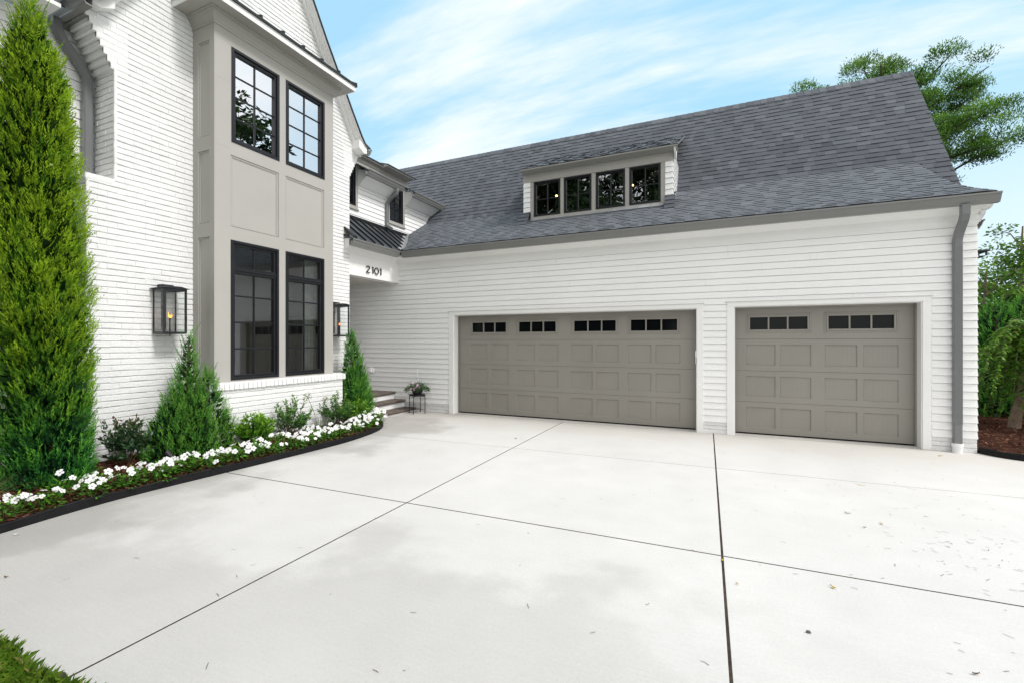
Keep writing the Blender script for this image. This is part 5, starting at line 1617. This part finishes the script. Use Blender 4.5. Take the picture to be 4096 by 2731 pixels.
# ================================================================== TREES
def pine_tree(label, loc, height, seed):
    r = random.Random(seed); T = thing('pine_tree', label, 'pine tree', loc)
    tk = MB(); tk.tube([(0, 0, -.1), (.1, 0, height * .4), (-.05, .05, height * .75), (.1, 0, height * .97)], [.30, .24, .14, .03], 10)
    cr = MB(); clumps = []
    for k in range(34):
        f = .66 + .33 * (k / 33); z = height * f; a = k * 2.4 + r.gauss(0, .3)
        L = (1.0 - .50 * ((f - .74) / .26) ** 4) * 3.75 * r.uniform(.74, 1.08); L = max(.7, L)
        rise = r.uniform(.05, .38) * L + (.5 if f > .85 else 0)
        e = (math.cos(a) * L, math.sin(a) * L, z + rise); mdl = (math.cos(a) * L * .5, math.sin(a) * L * .5, z + rise * .25)
        tk.tube([(0, 0, z), mdl, e], [.075, .05, .02], 6)
        for q in range(int(7 + L * 3.4)):
            t = r.uniform(.35, 1.05); o = .62 * (1.2 - t * .4)
            c = (mdl[0] * 2 * t * (1 - t) + e[0] * t * t + r.gauss(0, o * .75), mdl[1] * 2 * t * (1 - t) + e[1] * t * t + r.gauss(0, o * .75), z + (rise * t * t) + r.gauss(.12, .20))
            clumps.append(c)
            if q % 2 == 0: tk.tube([(e[0] * t, e[1] * t, z + rise * t * t), c], [.022, .008], 4)
    for f, off, L, rise in ((.80, .15, 3.9, .9), (.86, -.25, 3.6, .7), (.90, .3, 3.2, .6), (.93, -.1, 2.6, .5), (.84, .55, 3.4, .6), (.96, .1, 1.9, .4), (.78, -.5, 3.5, .8)):
        a = rad(204) + off; z = height * f        # boughs reaching out over the ridge
        tk.tube([(0, 0, z), (math.cos(a) * L * .5, math.sin(a) * L * .5, z + rise * .4), (math.cos(a) * L, math.sin(a) * L, z + rise)], [.07, .045, .02], 6)
        for q in range(17):
            t = r.uniform(.3, 1.08)
            clumps.append((math.cos(a) * L * t + r.gauss(0, .42), math.sin(a) * L * t + r.gauss(0, .42), z + rise * t + r.gauss(.1, .2)))
    for c in clumps:
        R0 = r.uniform(.34, .60); base = r.gauss(.30, .09)
        for q in range(210):                    # fine short needles packed into a rounded, flattened clump
            d = unit(r.gauss(0, 1), r.gauss(0, 1), r.gauss(.25, .8)); w = r.random() ** .4
            lump = 1 + .22 * math.sin(5 * d[0] + c[0] * 3) * math.sin(5 * d[1] + c[1] * 3)
            p = (c[0] + d[0] * R0 * w * lump, c[1] + d[1] * R0 * w * lump, c[2] + d[2] * R0 * .62 * w * lump)
            e = unit(d[0] * .6 + r.gauss(0, .4), d[1] * .6 + r.gauss(0, .4), .7 + r.gauss(0, .35))
            cr.leaf(p, e, side_of(e, r), r.uniform(.085, .15), .034, min(1, max(0, base + .50 * d[2] * w + .16 * w + r.gauss(0, .08))))  # lit tops and dark undersides of the clumps painted into the needle tone
    tk.build('trunk', M['pinebark'], T, local=True); cr.build('crown', M['pine'], T, local=True)
    return T


pine_tree('big pine tree rising behind the garage ridge at the right', (7.0, 25.9, 0), 12.6, 5)


def broad_tree(name, label, loc, height, crown, nclump, nleaf, leaf, mat, seed, cat='tree', th=.16, cs=.5, hide=False):
    """crown = (radius, z0, z1) of an ellipsoid that holds leaf clumps"""
    r = random.Random(seed); T = thing(name, label, cat, loc); R0, z0, z1 = crown
    tk = MB(); tk.tube([(0, 0, -.1), (.05, .03, height * .3), (-.05, .06, height * .62), (0, 0, height * .92)], [th, th * .8, th * .5, .02], 9)
    cr = MB(); zc, zh = (z0 + z1) / 2, (z1 - z0) / 2
    for k in range(nclump):
        d = unit(r.gauss(0, 1), r.gauss(0, 1), r.gauss(0, 1)); q = r.uniform(.35, 1.0)
        c = (d[0] * R0 * q, d[1] * R0 * q, zc + d[2] * zh * q)
        if k % 2 == 0: tk.tube([(0, 0, max(.2, min(height * .85, c[2] - R0 * .5))), (c[0] * .55, c[1] * .55, c[2] - .25 * R0 * .4), c], [th * .28, th * .16, .012], 5)
        base = r.gauss(.40, .12) + .18 * d[2]
        for i in range(nleaf):
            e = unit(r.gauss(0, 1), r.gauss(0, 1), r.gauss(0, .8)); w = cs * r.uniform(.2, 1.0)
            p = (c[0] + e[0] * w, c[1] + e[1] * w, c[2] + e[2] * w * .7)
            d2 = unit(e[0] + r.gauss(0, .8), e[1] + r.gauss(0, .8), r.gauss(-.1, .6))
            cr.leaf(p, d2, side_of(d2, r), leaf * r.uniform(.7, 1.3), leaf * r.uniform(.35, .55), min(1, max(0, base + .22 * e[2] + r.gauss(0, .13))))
    tk.build('trunk', M['bark'], T, local=True); cr.build('crown', M[mat], T, local=True)
    return T


# right of the garage: weeping tree in the mulch, two arborvitae, taller trees behind
wt = thing('weeping_tree', 'small weeping tree with drooping leafy branches in the mulch at the right edge', 'tree', (4.86, 11.2, .05))
r = random.Random(121); tk = MB(); cr = MB()
tk.tube([(0, 0, -.05), (.05, 0, .3), (.16, .03, .8), (.22, .05, 1.3), (.25, .05, 1.75)], [.095, .075, .065, .055, .03], 10)
for k in range(64):
    a = r.uniform(0, 6.28); L = r.uniform(.3, .95); z0 = r.uniform(1.2, 1.85); dr_ = r.uniform(.5, 1.35)
    P = [(.25 + math.cos(a) * L * t * (1.25 - .25 * t), .05 + math.sin(a) * L * t, z0 + .45 * t * (1 - t) * 2 - dr_ * t ** 2.2) for t in [i / 7 for i in range(8)]]
    tk.tube(P, [.010, .008, .007, .006, .005, .004, .003, .002], 5)
    for i in range(1, 8):
        for q in range(22):
            t = r.random(); p = tuple(P[i - 1][w] + (P[i][w] - P[i - 1][w]) * t for w in range(3))
            b4 = a + r.choice((-1, 1)) * r.uniform(.4, 1.6)
            d2 = unit(math.cos(b4), math.sin(b4), r.gauss(-.55, .35))
            cr.leaf(p, d2, unit(-math.sin(b4), math.cos(b4), r.gauss(0, .3)), r.uniform(.075, .125), r.uniform(.032, .05), min(1, max(0, .46 + .2 * (p[2] - 1) + r.gauss(0, .2))))
tk.build('trunk', M['bark'], wt, local=True); cr.build('crown', M['tree'], wt, local=True)
q = MB(); q.tube([(5.06, 11.25, -.05), (5.05, 11.25, .9), (5.0, 11.24, 1.6)], .022, 8)
tag(q.build('tree_stake', M['bark'], loc=(5.06, 11.25, 0)), 'thin wooden stake beside the weeping tree trunk', 'stake')
conifer('arborvitae', 'dark green arborvitae just right of the garage corner behind the weeping tree', 'conifer', (5.42, 13.1, 0), 2.50, lerpfn([(0, .6), (.3, .62), (.6, .46), (.85, .24), (1, .03)]), 900, .085, M['conifer_g'], 131, dark=.0, wid=.2)
conifer('arborvitae', 'second dark arborvitae at the right edge behind the weeping tree', 'conifer', (5.95, 13.35, 0), 2.50, lerpfn([(0, .5), (.3, .52), (.6, .42), (.85, .24), (1, .03)]), 900, .085, M['conifer_g'], 132, dark=-.02, wid=.2)
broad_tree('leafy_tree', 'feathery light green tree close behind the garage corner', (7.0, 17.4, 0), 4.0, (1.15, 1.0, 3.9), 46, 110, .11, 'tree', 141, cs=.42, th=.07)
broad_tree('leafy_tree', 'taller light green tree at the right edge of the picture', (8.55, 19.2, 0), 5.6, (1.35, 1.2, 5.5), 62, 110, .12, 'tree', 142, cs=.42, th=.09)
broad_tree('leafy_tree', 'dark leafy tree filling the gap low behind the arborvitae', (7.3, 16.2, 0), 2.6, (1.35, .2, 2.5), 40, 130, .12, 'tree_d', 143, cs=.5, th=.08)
# the wood far off on the right
r = random.Random(150); q = MB()
for k in range(9000):
    x = r.uniform(8, 40); y = 34 + r.uniform(0, 8) + (x - 8) * -.2; top = 5.0 + 1.0 * math.sin(x * .7) + .5 * math.sin(x * 2.3)
    z = top * math.sqrt(r.random()); d2 = unit(r.gauss(0, 1), r.gauss(0, 1), r.gauss(0, .7))
    q.leaf((x, y, z), d2, side_of(d2, r), .55, .28, min(1, max(0, .10 + .45 * z / top + r.gauss(0, .12))))
tag(q.build('woodland', M['tree']), kind='stuff')
# trees across the street that the window panes mirror
broad_tree('shade_tree', 'broad tree beyond the garage seen mirrored in the upper bay windows', (13.4, 17.4, 0), 16.5, (3.1, 9.6, 16.6), 34, 120, .42, 'tree_d', 161, cs=.95, th=.3)
broad_tree('street_tree', 'tall tree opposite the garage mirrored in the left dormer windows', (-11.8, -15, 0), 18, (4.6, 4.0, 18), 110, 110, .5, 'tree_d', 162, cs=1.3, th=.4)
broad_tree('street_tree', 'tall tree opposite the garage mirrored in the right dormer windows', (-3.6, -17, 0), 18, (4.9, 4.0, 18), 110, 110, .5, 'tree_d', 163, cs=1.3, th=.4)

broad_tree('blocker_tree', 'added unseen dense tree left of the viewer shading the bay side', (-5.6, -1.5, 0), 8.5, (2.1, .3, 8.5), 170, 100, .30, 'tree_d', 165, cs=.75, th=.12)  # this tree and the next are unseen, added to darken the bay side
broad_tree('blocker_tree', 'second added unseen dense tree behind the viewer shading the bay side', (-3.4, -3.6, 0), 9, (2.2, .8, 9), 170, 100, .30, 'tree_d', 166, cs=.75, th=.12)
broad_tree('shade_tree', 'added unseen broad tree left behind the viewer shading the bay side', (-6.3, -5.6, 0), 10.5, (3.6, 1.5, 10.5), 80, 110, .42, 'tree_d', 164, cs=1.1, th=.3)  # also out of view, added to keep sky light off the bay side

# ================================================================== SKY, SUN, CAMERA
SUN_AZ, SUN_EL = 96, 50           # degrees clockwise from +Y, above the horizon
w = bpy.data.worlds.new('World'); sc.world = w; w.use_nodes = True
nt = w.node_tree; bg = nt.nodes['Background']
sky = N(nt, 'ShaderNodeTexSky', sky_type='NISHITA')
sky.sun_disc = False; sky.sun_elevation = rad(SUN_EL); sky.sun_rotation = rad(SUN_AZ); sky.air_density = 1.0; sky.dust_density = 0.6
tc = N(nt, 'ShaderNodeTexCoord').outputs['Generated']
sp_ = N(nt, 'ShaderNodeSeparateXYZ'); lk(nt, tc, sp_.inputs[0])
zz = math_(nt, 'MAXIMUM', sp_.outputs[2], 0.0)
den = math_(nt, 'ADD', zz, 0.22)
cb = N(nt, 'ShaderNodeCombineXYZ')
lk(nt, math_(nt, 'DIVIDE', sp_.outputs[0], den), cb.inputs[0]); lk(nt, math_(nt, 'DIVIDE', sp_.outputs[1], den), cb.inputs[1])
mp = N(nt, 'ShaderNodeMapping'); lk(nt, cb.outputs[0], mp.inputs[0])
mp.inputs['Rotation'].default_value = (0, 0, rad(-18)); mp.inputs['Scale'].default_value = (0.7, 2.6, 1); mp.inputs['Location'].default_value = (3.3, 1.2, 0)
n1 = noise(nt, 1.5, 9, mp.outputs[0], 0.6)
mp2 = N(nt, 'ShaderNodeMapping'); lk(nt, cb.outputs[0], mp2.inputs[0]); mp2.inputs['Scale'].default_value = (0.8, 1.0, 1); mp2.inputs['Location'].default_value = (7.1, 2.6, 0)
n2 = noise(nt, 0.7, 4, mp2.outputs[0], 0.5)
cm = math_(nt, 'ADD', math_(nt, 'MULTIPLY', n1, 0.72), math_(nt, 'MULTIPLY', n2, 0.52))
cm = maprange(nt, cm, 0.55, 0.84, 0.05, 0.92, True)
hz = maprange(nt, zz, 0.12, 0.50, 0.55, 0.0, True)
cm = math_(nt, 'MAXIMUM', cm, hz)
sat = mixc(nt, 1.0, sky.outputs[0], (1.15, 1.75, 1.62), 'MULTIPLY')
blue = mixc(nt, 0.85, sat, (3.1, 5.7, 7.5))
col = mixc(nt, cm, blue, (7.9, 8.0, 8.0))
# thicker, brighter cloud on the other side of the sky
back = math_(nt, 'ADD', math_(nt, 'MULTIPLY', sp_.outputs[1], -0.75), math_(nt, 'MULTIPLY', sp_.outputs[0], 0.6))
back = maprange(nt, math_(nt, 'ADD', back, math_(nt, 'MULTIPLY', sp_.outputs[2], 0.75)), -0.05, 0.6, 0.0, 1.0, True)
back = math_(nt, 'MULTIPLY', back, maprange(nt, n1, 0.3, 0.7, 0.8, 1.15))
col = mixc(nt, back, col, (10.7, 10.6, 10.45))
lk(nt, col, bg.inputs['Color']); bg.inputs['Strength'].default_value = 0.14

sl_ = bpy.data.lights.new('sun', 'SUN'); sl_.energy = 2.7; sl_.angle = rad(11); sl_.color = (1.0, 0.975, 0.945)
so_ = bpy.data.objects.new('sun', sl_); COL.objects.link(so_)
a, e = rad(SUN_AZ), rad(SUN_EL)
dv = Vector((math.sin(a) * math.cos(e), math.cos(a) * math.cos(e), math.sin(e)))
so_.rotation_euler = dv.to_track_quat('Z', 'Y').to_euler(); so_.location = dv * 40

cam = bpy.data.cameras.new('camera'); co_ = bpy.data.objects.new('camera', cam); COL.objects.link(co_)
cam.sensor_width = 36.0; cam.lens = 1820 / 4096 * 36; cam.shift_y = 1.5 / 4096
cam.clip_start = 0.05; cam.clip_end = 1500
co_.location = (0, 0, 1.61); co_.rotation_euler = (rad(90), 0, rad(24.3))
sc.camera = co_
sc.view_settings.view_transform = 'Standard'; sc.view_settings.look = 'None'
sc.view_settings.exposure = 0; sc.view_settings.gamma = 1
sc.render.engine = 'CYCLES'
sc.cycles.use_denoising = True
sc.cycles.max_bounces = 8; sc.cycles.diffuse_bounces = 4; sc.cycles.transparent_max_bounces = 12
